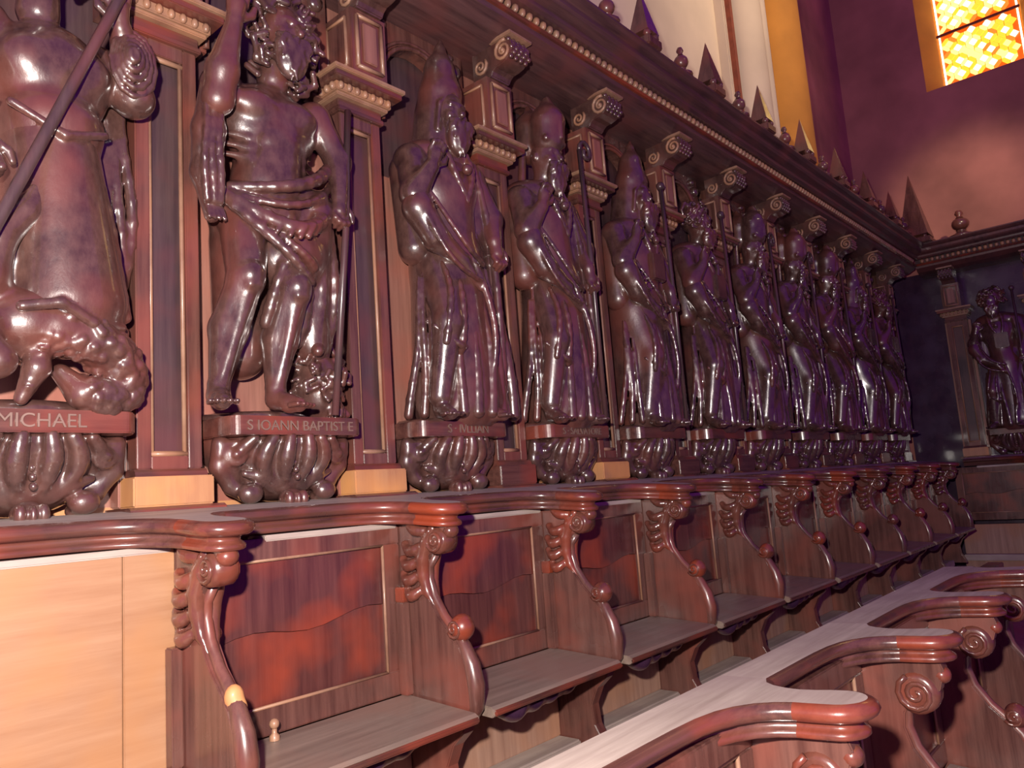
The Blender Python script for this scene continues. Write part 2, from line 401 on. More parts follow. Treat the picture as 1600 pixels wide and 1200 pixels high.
box('lower_rail', -0.03, 0.006, -0.4, 7.9, -0.02, 0.035, 'honey', pan, 0.003)

# ------------------------------------------------------------------ cornice
def cornice_parts(parent, y0, y1, axis, n0):
    def pr(poly): return poly
    P = {'cove': ([(-0.05, 1.70), (0.10, 1.70), (0.17, 1.705), (0.24, 1.722), (0.295, 1.752), (0.30, 1.77), (-0.05, 1.77)], 'cornice'),
         'fillet': ([(-0.05, 1.77), (0.312, 1.77), (0.32, 1.778), (0.312, 1.79), (-0.05, 1.79)], 'red'),
         'bead_bed': ([(-0.05, 1.79), (0.290, 1.79), (0.290, 1.83), (-0.05, 1.83)], 'panel'),
         'corona': ([(-0.05, 1.83), (0.325, 1.83), (0.338, 1.842), (0.342, 1.856), (0.375, 1.872), (0.385, 1.884), (0.385, 1.905), (0.405, 1.916), (0.42, 1.93), (0.42, 1.94), (-0.05, 1.96)], 'cornice')}
    for nm, (poly, mt) in P.items():
        m = MB()
        if axis == 'y': m.prism(poly, y0, y1)
        else: m.add([(t, YEND-x, z) for t in (y0, y1) for x, z in poly], [tuple(range(len(poly))), tuple(range(2*len(poly)-1, len(poly)-1, -1))]+[(i, (i+1) % len(poly), (i+1) % len(poly)+len(poly), i+len(poly)) for i in range(len(poly))])
        m.build(nm, mt, parent)
    bm_ = None
    n = int((y1-y0-0.1)/0.042)
    for i in range(n):
        tpos = y0+0.06+i*0.042
        if axis == 'y' and tpos < n0: continue
        if bm_ is None:
            o = MB().ball((0, 0, 0), (0.017, 0.014, 0.019), 8, 5).build('bead', 'gilt', parent, True); bm_ = o.data
        else:
            o = bpy.data.objects.new('bead', bm_); COL.objects.link(o); o.parent = parent
        o.location = ((0.302, tpos, 1.81) if axis == 'y' else (tpos, YEND-0.302, 1.81))
c1 = props(bpy.data.objects.new('trim_2', None), kind='structure'); COL.objects.link(c1)
cornice_parts(c1, -0.4, 7.70, 'y', 1.5)
c2 = props(bpy.data.objects.new('trim_3', None), kind='structure'); COL.objects.link(c2)
cornice_parts(c2, 0.30, 3.0, 'x', 0)
pan2 = props(MB().box(0.0, 3.0, 8.0, 8.05, -0.98, 1.76).build('trim_4', 'black'), kind='structure')  # purple-black boards: dimness of the far end put into the colour

# finials on the cornice
def obelisk(h=0.235, b=0.050):
    t = thing('obelisk_finial', (0.31, 0, 1.94))
    MB().add([(0.31-b, -b, 2.015), (0.31+b, -b, 2.015), (0.31+b, b, 2.015), (0.31-b, b, 2.015), (0.31, 0, 2.015+h)], [(0, 3, 2, 1), (0, 1, 4), (1, 2, 4), (2, 3, 4), (3, 0, 4)]).build('spike', 'wood', t)
    box('plinth', 0.31-b*1.15, 0.31+b*1.15, -b*1.15, b*1.15, 1.94, 1.985, 'wood', t, 0.006)
    for sx in (-1, 1):
        for sy in (-1, 1): MB().ball((0.31+sx*b*0.7, sy*b*0.7, 2.003), 0.02, 8, 5).build('ball_foot', 'wood', t, True)
    return t
def ball_finial():
    t = thing('ball_finial', (0.31, 0, 1.94))
    MB().lathe((0.31, 0, 0), [(0.0, 1.94), (0.05, 1.94), (0.052, 1.955), (0.03, 1.965), (0.018, 1.98), (0.022, 1.985)], 12).build('stem', 'wood', t, True)
    MB().ball((0.31, 0, 2.02), (0.036, 0.036, 0.036), 12, 8).build('ball', 'wood', t, True)
    MB().lathe((0.31, 0, 0), [(0.016, 2.055), (0.010, 2.065), (0.018, 2.078), (0.012, 2.095), (0.0, 2.10)], 10).build('tip', 'wood', t, True)
    return t
ob0 = obelisk(); bf0 = ball_finial(); used = {'o': 0, 'b': 0}
for k in range(3, NB):
    y = PIL+W*k
    o = bf0 if used['b'] == 0 else copy_tree(bf0)
    o.location = (0.375, y-0.14, 1.94)
    props(o, '%s dark wooden ball finial on the cornice, counting from the near end' % ORD[used['b']], 'finial', 'ball finials along the cornice'); used['b'] += 1
    if k < NB-1:
        o = ob0 if used['o'] == 0 else copy_tree(ob0)
        o.location = (0.375, y+0.16, 1.94)
        props(o, '%s dark obelisk spike on the cornice, counting from the near end' % ORD[used['o']], 'finial', 'obelisk spikes along the cornice'); used['o'] += 1
big = obelisk(0.60, 0.115); big.location = (0.36, 7.64, 1.94); props(big, 'large dark obelisk at the corner of the two cornices', 'finial')
o = copy_tree(bf0); o.location = (0.70, 7.72, 1.94); o.scale = (2.0, 2.0, 1.6); props(o, 'round ball finial on the end wall cornice below the window', 'finial')

# ------------------------------------------------------------------ pilaster
def make_pilaster():
    t = thing('pilaster', (0.05, 0, 0.03))
    hw = 0.082
    box('plinth', 0.0, 0.125, -0.10, 0.10, 0.028, 0.100, 'honey', t, 0.004)
    MB().prism([(0.0, 0.012), (0.150, 0.012), (0.150, 0.022), (0.138, 0.028), (0.0, 0.028)], -0.118, 0.118).build('plinth_moulding', 'wood_h', t)
    MB().prism([(0.0, 0.10), (0.112, 0.10), (0.108, 0.112), (0.102, 0.118), (0.0, 0.118)], -0.09, 0.09).build('base_moulding', 'wood_h', t)
    # shaft: two stiles, two cross rails and the sunk panel
    box('stile', 0.0, 0.10, -hw, -0.046, 0.118, 1.245, 'wood', t, 0.003)
    box('stile', 0.0, 0.10, 0.046, hw, 0.118, 1.245, 'wood', t, 0.003)
    box('cross_rail', 0.0, 0.0995, -0.046, 0.046, 0.118, 0.150, 'wood', t, 0.002)
    box('cross_rail', 0.0, 0.0995, -0.046, 0.046, 1.205, 1.245, 'wood', t, 0.002)
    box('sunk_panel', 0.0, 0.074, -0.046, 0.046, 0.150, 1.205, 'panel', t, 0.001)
    m = MB()
    for y in (-0.041, 0.041): m.tube([(0.088, y, 0.150), (0.088, y, 1.205)], 0.006, 6)
    for z in (0.156, 1.199): m.tube([(0.088, -0.046, z), (0.088, 0.046, z)], 0.008, 6)
    m.build('panel_bead', 'gilt', t, True)
    box('outer_strip', 0.0, 0.05, -hw-0.022, -hw-0.001, 0.03, 1.25, 'back', t, 0.003)
    box('outer_strip', 0.0, 0.05, hw+0.001, hw+0.022, 0.03, 1.25, 'back', t, 0.003)
    # capital
    def slab(nm, x, y, z0, z1, mt): return box(nm, 0.0, x, -y, y, z0, z1, mt, t, 0.003)
    slab('necking', 0.112, 0.092, 1.245, 1.262, 'wood_h')
    slab('frieze_band', 0.104, 0.088, 1.262, 1.290, 'wood_h')
    slab('capital_bed', 0.122, 0.104, 1.290, 1.302, 'gilt')
    e = slab('capital_echinus', 0.130, 0.112, 1.302, 1.330, 'gilt')
    m = MB()
    for i in range(7): m.ball((0.132, -0.096+0.032*i, 1.316), (0.011, 0.0105, 0.014), 8, 5)
    for i in range(4): m.ball((0.022+0.03*i, -0.114, 1.316), (0.0105, 0.011, 0.014), 8, 5)
    m.build('egg_row', 'gilt', e, True)
    slab('abacus', 0.162, 0.135, 1.330, 1.350, 'wood_h')
    slab('abacus_edge', 0.172, 0.143, 1.350, 1.364, 'gilt')
    # attic pedestal with a framed panel
    b = box('attic_block', 0.0, 0.165, -0.072, 0.072, 1.364, 1.585, 'wood', t, 0.003)
    m = MB()
    for a_, c_ in (((-0.05, 1.385), (0.05, 1.385)), ((0.05, 1.385), (0.05, 1.560)), ((0.05, 1.560), (-0.05, 1.560)), ((-0.05, 1.560), (-0.05, 1.385))):
        m.tube([(0.168, *a_), (0.168, *c_)], 0.007, 6)
    m.build('attic_frame', 'gilt', b, True)
    box('attic_panel', 0.165, 0.173, -0.028, 0.028, 1.405, 1.540, 'back', b, 0.003)
    m = MB()
    for a_, c_ in (((0.04, 1.39), (0.14, 1.39)), ((0.14, 1.39), (0.14, 1.555)), ((0.14, 1.555), (0.04, 1.555)), ((0.04, 1.555), (0.04, 1.39))):
        m.tube([(a_[0], -0.074, a_[1]), (c_[0], -0.074, c_[1])], 0.006, 6)
    m.build('side_frame', 'gilt', b, True)
    # scrolled bracket carrying the cornice
    prof = [(0.08, 1.585), (0.175, 1.585), (0.185, 1.60), (0.20, 1.61), (0.225, 1.612), (0.252, 1.618), (0.275, 1.635), (0.285, 1.66), (0.282, 1.688), (0.268, 1.703), (0.24, 1.708), (0.08, 1.708)]
    s = MB().prism(prof, -0.055, 0.055).build('scroll_bracket', 'carved', t, bevel=0.004)
    m = MB()
    sp = [(0.243+0.042*(1-i/26)*math.cos(i*0.52+1.2), 1.660+0.042*(1-i/26)*math.sin(i*0.52+1.2)) for i in range(25)]
    m.tube([(x, -0.057, z) for x, z in sp], [0.008-0.004*i/25 for i in range(25)], 6)
    sp2 = [(0.125+0.034*(1-i/22)*math.cos(-i*0.55+0.6), 1.640+0.034*(1-i/22)*math.sin(-i*0.55+0.6)) for i in range(21)]
    m.tube([(x, -0.057, z) for x, z in sp2], [0.007-0.003*i/21 for i in range(21)], 6)
    m.ball((0.243, -0.058, 1.660), 0.010, 8, 5)
    m.build('volute', 'gilt', s, True)
    m = MB()
    for r in range(5):
        for c in range(4):
            zz = 1.625+0.018*r; xx = 0.262+0.02*math.sin((zz-1.6)/0.11*math.pi)
            m.ball((xx, -0.042+0.028*c+(0.014 if r % 2 else 0)-0.007, zz), (0.010, 0.012, 0.011), 6, 4)
    m.build('scale_front', 'carved', s, True)
    box('bracket_cap', 0.0, 0.292, -0.066, 0.066, 1.708, 1.722, 'gilt', t, 0.003)
    return t
pil0 = make_pilaster()
for k in range(NB):
    o = pil0 if k == 0 else copy_tree(pil0)
    o.location.y = PIL+W*k
    if k == 2 or k > 3:
        for ch in o.children:
            if ch.name.startswith('plinth') and not ch.name.startswith('plinth_m'):
                ch.material_slots[0].link = 'OBJECT'; ch.material_slots[0].material = MAT['wood_h']
    props(o, '%s from left of the dark panelled pilasters between the carved saints' % ORD[k], 'pilaster', 'pilasters along the left wall')
def to_end(o, x):
    l = o.location.copy(); o.location = (x, YEND-l.x, l.z); o.rotation_euler.z = -math.pi/2
for i, x in enumerate((0.52, 1.16)):
    o = copy_tree(pil0); o.location.y = 0; to_end(o, x)
    props(o, '%s dim pilaster of the end wall panelling, counting from the corner' % ORD[i], 'pilaster', 'pilasters of the end wall')

# ------------------------------------------------------------------ consoles under the saints
def make_console():
    t = thing('console_bracket', (0.0, 0, 0.02))
    n = 10
    pl = [(0.0, -0.212), (0.13, -0.212)]+[(0.13+0.062*math.sin(math.pi/2*i/n), -0.212+0.035*(1-math.cos(math.pi/2*i/n))) for i in range(1, n+1)]
    pl += [(x, -y) for x, y in pl[::-1]]
    MB().prism(pl, 0.196, 0.245, 'z').build('name_tablet', 'wood_h', t, bevel=0.003)
    B = Field((-0.02, -0.23, -0.0), (0.24, 0.23, 0.20), 0.0055)
    B.ell((0.02, 0, 0.205), (0.150, 0.205, 0.165), 0.01)
    B.ell((0.05, 0, 0.085), (0.09, 0.12, 0.06), 0.03)
    B.box((0.1, 0, 0.26), (0.3, 0.4, 0.063), 0.004, 0.002, cut=True)
    for s in (-1, 1):
        for j, (y0, y1, r) in enumerate(((0.028, 0.010, 0.021), (0.074, 0.035, 0.021), (0.120, 0.075, 0.019))):
            pts = []
            for i in range(9):
                q = i/8; z = 0.190-0.135*q; y = s*(y0+0.03*math.sin(q*math.pi)*(j*0.6+0.3)-(y0-y1)*q*q)
                rad = max(0.02, 1-((z-0.205)/0.165)**2-(y/0.205)**2)
                pts.append((0.02+0.150*math.sqrt(rad)+0.008, y, z))
            B.tube(pts, [r*(1-0.35*abs(i-3)/5) for i in range(9)], 0.005)
        c = (0.13, s*0.165, 0.155)
        sp = [(0.118-0.035*(1-i/20)*math.cos(i*0.55)*0.3, s*(0.160+0.036*(1-i/22)*math.cos(i*0.55)), 0.150+0.036*(1-i/22)*math.sin(i*0.55)) for i in range(20)]
        B.tube(sp, 0.009, 0.004); B.ell((0.125, s*0.160, 0.150), (0.016, 0.014, 0.014), 0.004)
        B.tube([(0.10, s*0.19, 0.18), (0.085, s*0.185, 0.12), (0.08, s*0.15, 0.07), (0.09, s*0.10, 0.03)], [0.022, 0.026, 0.022, 0.016], 0.01)
        B.ell((0.115, s*0.115, 0.048), (0.028, 0.034, 0.028), 0.01)
        B.tube([(0.11, s*0.05, 0.06), (0.12, s*0.09, 0.09), (0.115, s*0.13, 0.10)], [0.012, 0.018, 0.010], 0.006)
    B.build('scroll_corbel', 'carved', t)
    K = Field((0.05, -0.06, -0.01), (0.19, 0.06, 0.07), 0.004)
    K.ell((0.125, 0, 0.028), (0.032, 0.034, 0.028), 0.004)
    K.ell((0.15, -0.022, 0.028), (0.016, 0.013, 0.022), 0.004).ell((0.15, 0.022, 0.028), (0.016, 0.013, 0.022), 0.004).ell((0.156, 0, 0.026), (0.014, 0.009, 0.020), 0.003)
    K.build('drop_pendant', 'carved', t)
    m = MB()
    for i in range(3): m.ball((0.158-0.006*i, 0.0, 0.085+0.02*i), (0.009, 0.009, 0.010), 8, 5)
    m.build('bead_string', 'carved', t, True)
    return t
def inscribe(t, text, size, y0=None, x=0.194):
    cu = bpy.data.curves.new('text', 'FONT'); cu.body = text; cu.size = size; cu.extrude = 0.0015; cu.align_x = 'CENTER' if y0 is None else 'LEFT'
    ob = bpy.data.objects.new('tmp', cu); COL.objects.link(ob)
    me = bpy.data.meshes.new_from_object(ob.evaluated_get(bpy.context.evaluated_depsgraph_get()))
    bpy.data.objects.remove(ob)
    for v in me.vertices:
        a_, b_, c_ = v.co; v.co = (x+c_-t.location.x, a_*1.0+(y0 or 0), 0.207+b_-t.location.z)
    o = link_mesh('inscription', me, 'letter', t); return o
con0 = make_console()
TX = {0: ('S MICHAEL', 0.042, -0.112), 1: ('S IOANN BAPTIST E', 0.038, None), 2: ('S \u00b7 IVLLIAN', 0.040, None), 3: ('S \u00b7 SALVATORE', 0.038, None)}
CL = ['console bracket lettered MICHAEL under the armoured saint at the left edge', 'console bracket lettered IOANN BAPTIST under the bare-chested saint', 'console bracket lettered IVLLIAN under the hooded saint', 'console bracket lettered SALVATORE under the first mitred saint']
for k in range(NB):
    o = con0 if k == 0 else copy_tree(con0)
    o.location.y = PIL+W*k-0.32
    props(o, CL[k] if k < 4 else '%s carved scroll console from the left under a dim robed saint' % ORD[k], 'console', 'scrolled consoles under the saints')
    if k in TX: inscribe(o, *TX[k])
o = copy_tree(con0); o.location.y = 0; to_end(o, 0.84); props(o, 'dim scroll console on the end wall panelling', 'console', 'scrolled consoles under the saints')

# ------------------------------------------------------------------ carved saints
def face(B, c, s=1.0, turn=0.0):
    x, y, z = c; n = lambda dx, dy, dz: (x+s*dx, y+s*(dy+turn*dx), z+s*dz)
    B.ell(n(0, 0, 0.01), (0.066*s, 0.060*s, 0.082*s), 0.01)
    B.ell(n(0.02, 0, -0.045), (0.048*s, 0.042*s, 0.045*s), 0.02)
    B.cap(n(0.062, 0, 0.012), n(0.078, 0, -0.022), 0.007*s, 0.012*s, 0.008)
    B.cap(n(0.055, -0.03, 0.022), n(0.055, 0.03, 0.022), 0.010*s, 0.010*s, 0.01)
    for q in (-1, 1):
        B.ell(n(0.068, q*0.026, 0.004), (0.014*s, 0.013*s, 0.009*s), 0.006, cut=True)
        B.ell(n(0.052, q*0.026, 0.003), (0.011*s, 0.011*s, 0.007*s), 0.003)
        B.ell(n(0.045, q*0.034, -0.022), (0.02*s, 0.016*s, 0.018*s), 0.012)
        B.ell(n(-0.005, q*0.062, 0.0), (0.012*s, 0.008*s, 0.020*s), 0.005)
    B.cap(n(0.064, -0.014, -0.040), n(0.064, 0.014, -0.040), 0.007*s, 0.007*s, 0.004)
    B.cap(n(0.062, -0.010, -0.052), n(0.062, 0.010, -0.052), 0.007*s, 0.007*s, 0.004)
    B.cap(n(-0.01, 0, -0.05), n(-0.03, 0, -0.13), 0.040*s, 0.046*s, 0.02)
def curls(H, c, r, n, cr, seed, front=True, zlo=-1, zhi=1):
    q = random.Random(seed)
    for i in range(n):
        a_ = q.uniform(-math.pi, math.pi); z = q.uniform(zlo, zhi); rr = math.sqrt(max(0, 1-z*z))
        p = (c[0]+r[0]*rr*math.cos(a_), c[1]+r[1]*rr*math.sin(a_), c[2]+r[2]*z)
        if front and p[0] < c[0]-0.4*r[0]: continue
        s = cr*q.uniform(0.7, 1.3)
        H.tube([(p[0]+s*0.6*math.cos(t*1.6+i), p[1]+s*math.cos(t*1.6+i*2), p[2]+s*math.sin(t*1.6+i*2)) for t in range(4)], s*0.42, 0.004)
def beard(H, c, L, wd, seed, n=14):
    q = random.Random(seed)
    H.ell((c[0], c[1], c[2]-L*0.35), (0.032, wd, L*0.55), 0.01)
    for i in range(n):
        y = c[1]+wd*(2*i/(n-1)-1)*0.85; l = L*(1-0.6*abs(2*i/(n-1)-1))
        H.tube([(c[0]+0.012+0.012*math.sin(i*2.1), y+0.006*math.sin(j*1.9+i*1.3), c[2]-l*j/5) for j in range(6)], [0.011, 0.011, 0.010, 0.009, 0.007, 0.004], 0.004)
def hand(B, w, d, s=1.0, curl=0.3, side=1):
    """a palm with four unequal fingers and a thumb, from the wrist w along the direction d (in the wall plane)"""
    w = Vector(w); d = Vector(d).normalized(); n = Vector((1, 0, 0)); sd = d.cross(n).normalized()*side
    B.cap(tuple(w), tuple(w+d*0.045*s), 0.020*s, 0.026*s, 0.012)
    for i, (o, l) in enumerate(((-0.024, 0.046), (-0.008, 0.056), (0.008, 0.053), (0.022, 0.040))):
        p0 = w+d*0.055*s+sd*o*s; p1 = p0+d*l*0.6*s+n*curl*0.02*s; p2 = p1+(d*(1-curl)-n*curl).normalized()*l*0.5*s
        B.tube([tuple(p0), tuple(p1), tuple(p2)], [0.0095*s, 0.009*s, 0.0075*s], 0.004)
    p0 = w+d*0.02*s-sd*0.022*s; p1 = p0+(d*0.6-sd*0.7).normalized()*0.03*s; p2 = p1+(d*0.9-sd*0.2).normalized()*0.024*s
    B.tube([tuple(p0), tuple(p1), tuple(p2)], [0.011*s, 0.010*s, 0.008*s], 0.005)
def foot(B, a_, d, s=1.0):
    a_ = Vector(a_); d = Vector(d).normalized(); sd = Vector((0, 0, 1)).cross(d).normalized()
    B.tube([tuple(a_), tuple(a_+Vector((0, 0, -0.025))), tuple(a_+d*0.05+Vector((0, 0, -0.042))), tuple(a_+d*0.085+Vector((0, 0, -0.05)))], [0.026, 0.028, 0.024, 0.020], 0.01)
    for i in range(5):
        p = a_+d*0.084+sd*(i-2)*0.0155+Vector((0, 0, -0.052))
        B.cap(tuple(p), tuple(p+d*(0.034-0.004*abs(i-1))), 0.0080, 0.0065, 0.002)
def fold(D, a_, b_, bow, r0, r1, n=8, wig=0.006, ph=0.0, k=0.008):
    a_ = np.array(a_, float); b_ = np.array(b_, float); pts = []
    for i in range(n+1):
        q = i/n; p = a_+(b_-a_)*q+np.array(bow)*math.sin(math.pi*q); p[1] += wig*math.sin(q*7+ph); pts.append(tuple(p))
    D.tube(pts, [r0+(r1-r0)*i/n for i in range(n+1)], k)

def saint_john(h=0.0050):
    t = thing('saint_relief', (0, 0, 0.245))
    B = Field((-0.02, -0.30, 0.235), (0.31, 0.28, 1.50), h)
    B.ell((0.12, -0.005, 1.09), (0.085, 0.150, 0.125), 0.02)                   # rib cage
    for s in (-1, 1):
        B.ell((0.175, -0.01+s*0.062, 1.115), (0.040, 0.070, 0.046), 0.015)     # pectorals
        B.ell((0.12, s*0.150, 1.165), (0.050, 0.055, 0.050), 0.02)
        for j in range(3): B.ell((0.188-0.004*j, -0.015+s*0.028, 1.015-0.052*j), (0.022, 0.026, 0.024), 0.012)
        for j in range(4): B.cap((0.165, -0.01+s*0.085, 1.045-0.028*j), (0.13, -0.01+s*0.135, 1.06-0.03*j), 0.009, 0.008, 0.008)
    B.cap((0.12, 0, 1.02), (0.12, -0.03, 0.86), 0.095, 0.095, 0.03)
    B.ell((0.16, -0.02, 0.91), (0.055, 0.085, 0.065), 0.02)
    B.ell((0.11, -0.03, 0.81), (0.085, 0.130, 0.085), 0.03)
    B.cap((0.12, -0.09, 0.79), (0.205, -0.135, 0.605), 0.070, 0.050, 0.02)     # thighs
    B.cap((0.12, 0.03, 0.79), (0.205, 0.005, 0.595), 0.070, 0.050, 0.02)
    for y, z in ((-0.135, 0.605), (0.005, 0.595)):
        B.ell((0.235, y, z), (0.030, 0.032, 0.036), 0.012)
        B.cap((0.248, y-0.012, z-0.03), (0.245, y+0.012, z-0.03), 0.012, 0.012, 0.01)
    B.cap((0.20, -0.138, 0.59), (0.165, -0.165, 0.47), 0.046, 0.050, 0.015); B.cap((0.165, -0.165, 0.47), (0.175, -0.200, 0.325), 0.050, 0.026, 0.012)
    B.cap((0.225, -0.142, 0.56), (0.195, -0.198, 0.34), 0.018, 0.012, 0.015)   # shin ridge
    B.cap((0.20, 0.004, 0.58), (0.155, -0.010, 0.46), 0.046, 0.050, 0.015); B.cap((0.155, -0.010, 0.46), (0.165, -0.035, 0.325), 0.050, 0.026, 0.012)
    B.cap((0.225, 0.0, 0.55), (0.185, -0.032, 0.34), 0.018, 0.012, 0.015)
    foot(B, (0.18, -0.205, 0.318), (0.75, -0.3, 0)); foot(B, (0.17, -0.035, 0.318), (0.85, 0.15, 0))
    # arms: his right raised, his left down to the staff
    B.cap((0.13, -0.150, 1.175), (0.205, -0.205, 1.075), 0.046, 0.040, 0.02)
    B.tube([(0.205, -0.205, 1.075), (0.225, -0.200, 1.15), (0.235, -0.170, 1.29)], [0.040, 0.042, 0.022], 0.015)
    hand(B, (0.235, -0.168, 1.30), (0.05, 0.12, 1), 1.05, 0.2, -1)
    B.tube([(0.13, 0.150, 1.165), (0.165, 0.205, 1.03), (0.205, 0.175, 0.90)], [0.046, 0.038, 0.024], 0.018)
    hand(B, (0.205, 0.175, 0.895), (0.1, -0.15, -1), 0.95, 0.7, 1)
    face(B, (0.165, 0.015, 1.365), 1.0, 0.25)
    B.build('body', 'carved', t)
    H = Field((0.03, -0.14, 1.17), (0.30, 0.18, 1.52), 0.0055)
    H.ell((0.135, 0.025, 1.405), (0.078, 0.085, 0.085), 0.01)
    curls(H, (0.14, 0.02, 1.40), (0.090, 0.105, 0.105), 70, 0.020, 3, True, -0.35, 1)
    curls(H, (0.15, 0.03, 1.33), (0.075, 0.11, 0.12), 40, 0.018, 5, True, -0.9, 0.3)
    beard(H, (0.215, 0.018, 1.325), 0.13, 0.052, 4)
    H.ell((0.255, 0.015, 1.385), (0.05, 0.048, 0.042), 0.012, cut=True)
    H.build('hair', 'carved', t)
    D = Field((-0.02, -0.30, 0.28), (0.31, 0.28, 1.16), h)
    D.ell((0.10, -0.02, 0.83), (0.115, 0.165, 0.095), 0.02)
    fold(D, (0.150, 0.178, 1.005), (0.160, -0.150, 0.865), (0.085, 0.0, -0.05), 0.020, 0.014, 10, 0.002, 0, 0.006)      # rolled upper edge
    fold(D, (0.150, 0.180, 0.955), (0.165, -0.160, 0.845), (0.085, 0.0, -0.075), 0.012, 0.010, 10, 0.004, 1, 0.005)
    fold(D, (0.150, 0.175, 0.890), (0.155, -0.170, 0.845), (0.100, 0.0, -0.115), 0.024, 0.018, 12, 0.003, 2, 0.006)      # twisted girdle
    for j in range(11):
        q_ = (j+0.5)/11; yy = 0.165-0.325*q_; zz = 0.880-0.045*q_-0.115*math.sin(math.pi*q_)
        D.cap((0.155+0.100*math.sin(math.pi*q_)+0.012, yy+0.010, zz+0.018), (0.155+0.100*math.sin(math.pi*q_)+0.012, yy-0.010, zz-0.020), 0.008, 0.008, 0.004)
    fold(D, (0.160, -0.165, 0.83), (0.235, 0.045, 0.615), (0.045, 0.0, -0.02), 0.016, 0.012, 10, 0.003, 3, 0.006)
    fold(D, (0.170, -0.110, 0.80), (0.230, 0.060, 0.66), (0.045, 0.0, -0.02), 0.010, 0.012, 10, 0.003, 3, 0.006)
    D.ell((0.16, 0.03, 0.70), (0.075, 0.11, 0.10), 0.02, ry=0.4)
    D.cap((0.15, 0.10, 0.85), (0.12, 0.12, 0.46), 0.07, 0.05, 0.02)
    for j in range(5): fold(D, (0.205-0.01*j, 0.01+0.04*j, 0.80), (0.165-0.012*j, -0.06+0.055*j, 0.50-0.02*j), (0.03, 0.0, 0), 0.012, 0.018, 8, 0.006, j)
    D.cap((0.06, -0.06, 0.75), (0.05, -0.07, 0.43), 0.09, 0.07, 0.03)
    D.tube([(0.17, -0.205, 1.12), (0.175, -0.215, 1.0), (0.17, -0.220, 0.88), (0.165, -0.205, 0.77)], [0.028, 0.042, 0.040, 0.020], 0.015)   # skin hanging from the arm
    for j in range(3): fold(D, (0.20, -0.235+0.022*j, 1.08), (0.19, -0.232+0.018*j, 0.80), (0.02, -0.01, 0), 0.008, 0.010, 8, 0.004, j, 0.006)
    for j in range(4): D.cap((0.178, -0.222+0.012*j, 0.785), (0.192, -0.225+0.014*j, 0.755), 0.009, 0.006, 0.004)
    D.build('drapery', 'carved', t)
    MB().tube([(0.185, 0.235, 1.20), (0.215, 0.185, 0.80), (0.205, 0.128, 0.25)], 0.0105, 8).build('staff', 'panel', t, True)
    Lm = Field((0.02, 0.04, 0.24), (0.24, 0.245, 0.53), 0.0055)
    Lm.ell((0.09, 0.15, 0.34), (0.08, 0.07, 0.11), 0.02).ell((0.12, 0.125, 0.46), (0.045, 0.035, 0.04), 0.02).cap((0.14, 0.12, 0.455), (0.175, 0.10, 0.435), 0.024, 0.016, 0.01)
    curls(Lm, (0.10, 0.15, 0.35), (0.085, 0.075, 0.125), 95, 0.017, 9)
    Lm.cap((0.12, 0.15, 0.485), (0.11, 0.18, 0.465), 0.012, 0.007, 0.004)
    Lm.build('fleece_lamb', 'carved', t)
    MB().lathe((0, -0.02, 0), [(0.0, 0.262), (0.16, 0.262), (0.175, 0.252), (0.175, 0.245)], 14, 'z', -math.pi/2, math.pi/2).build('ground', 'carved', t, True)
    return t

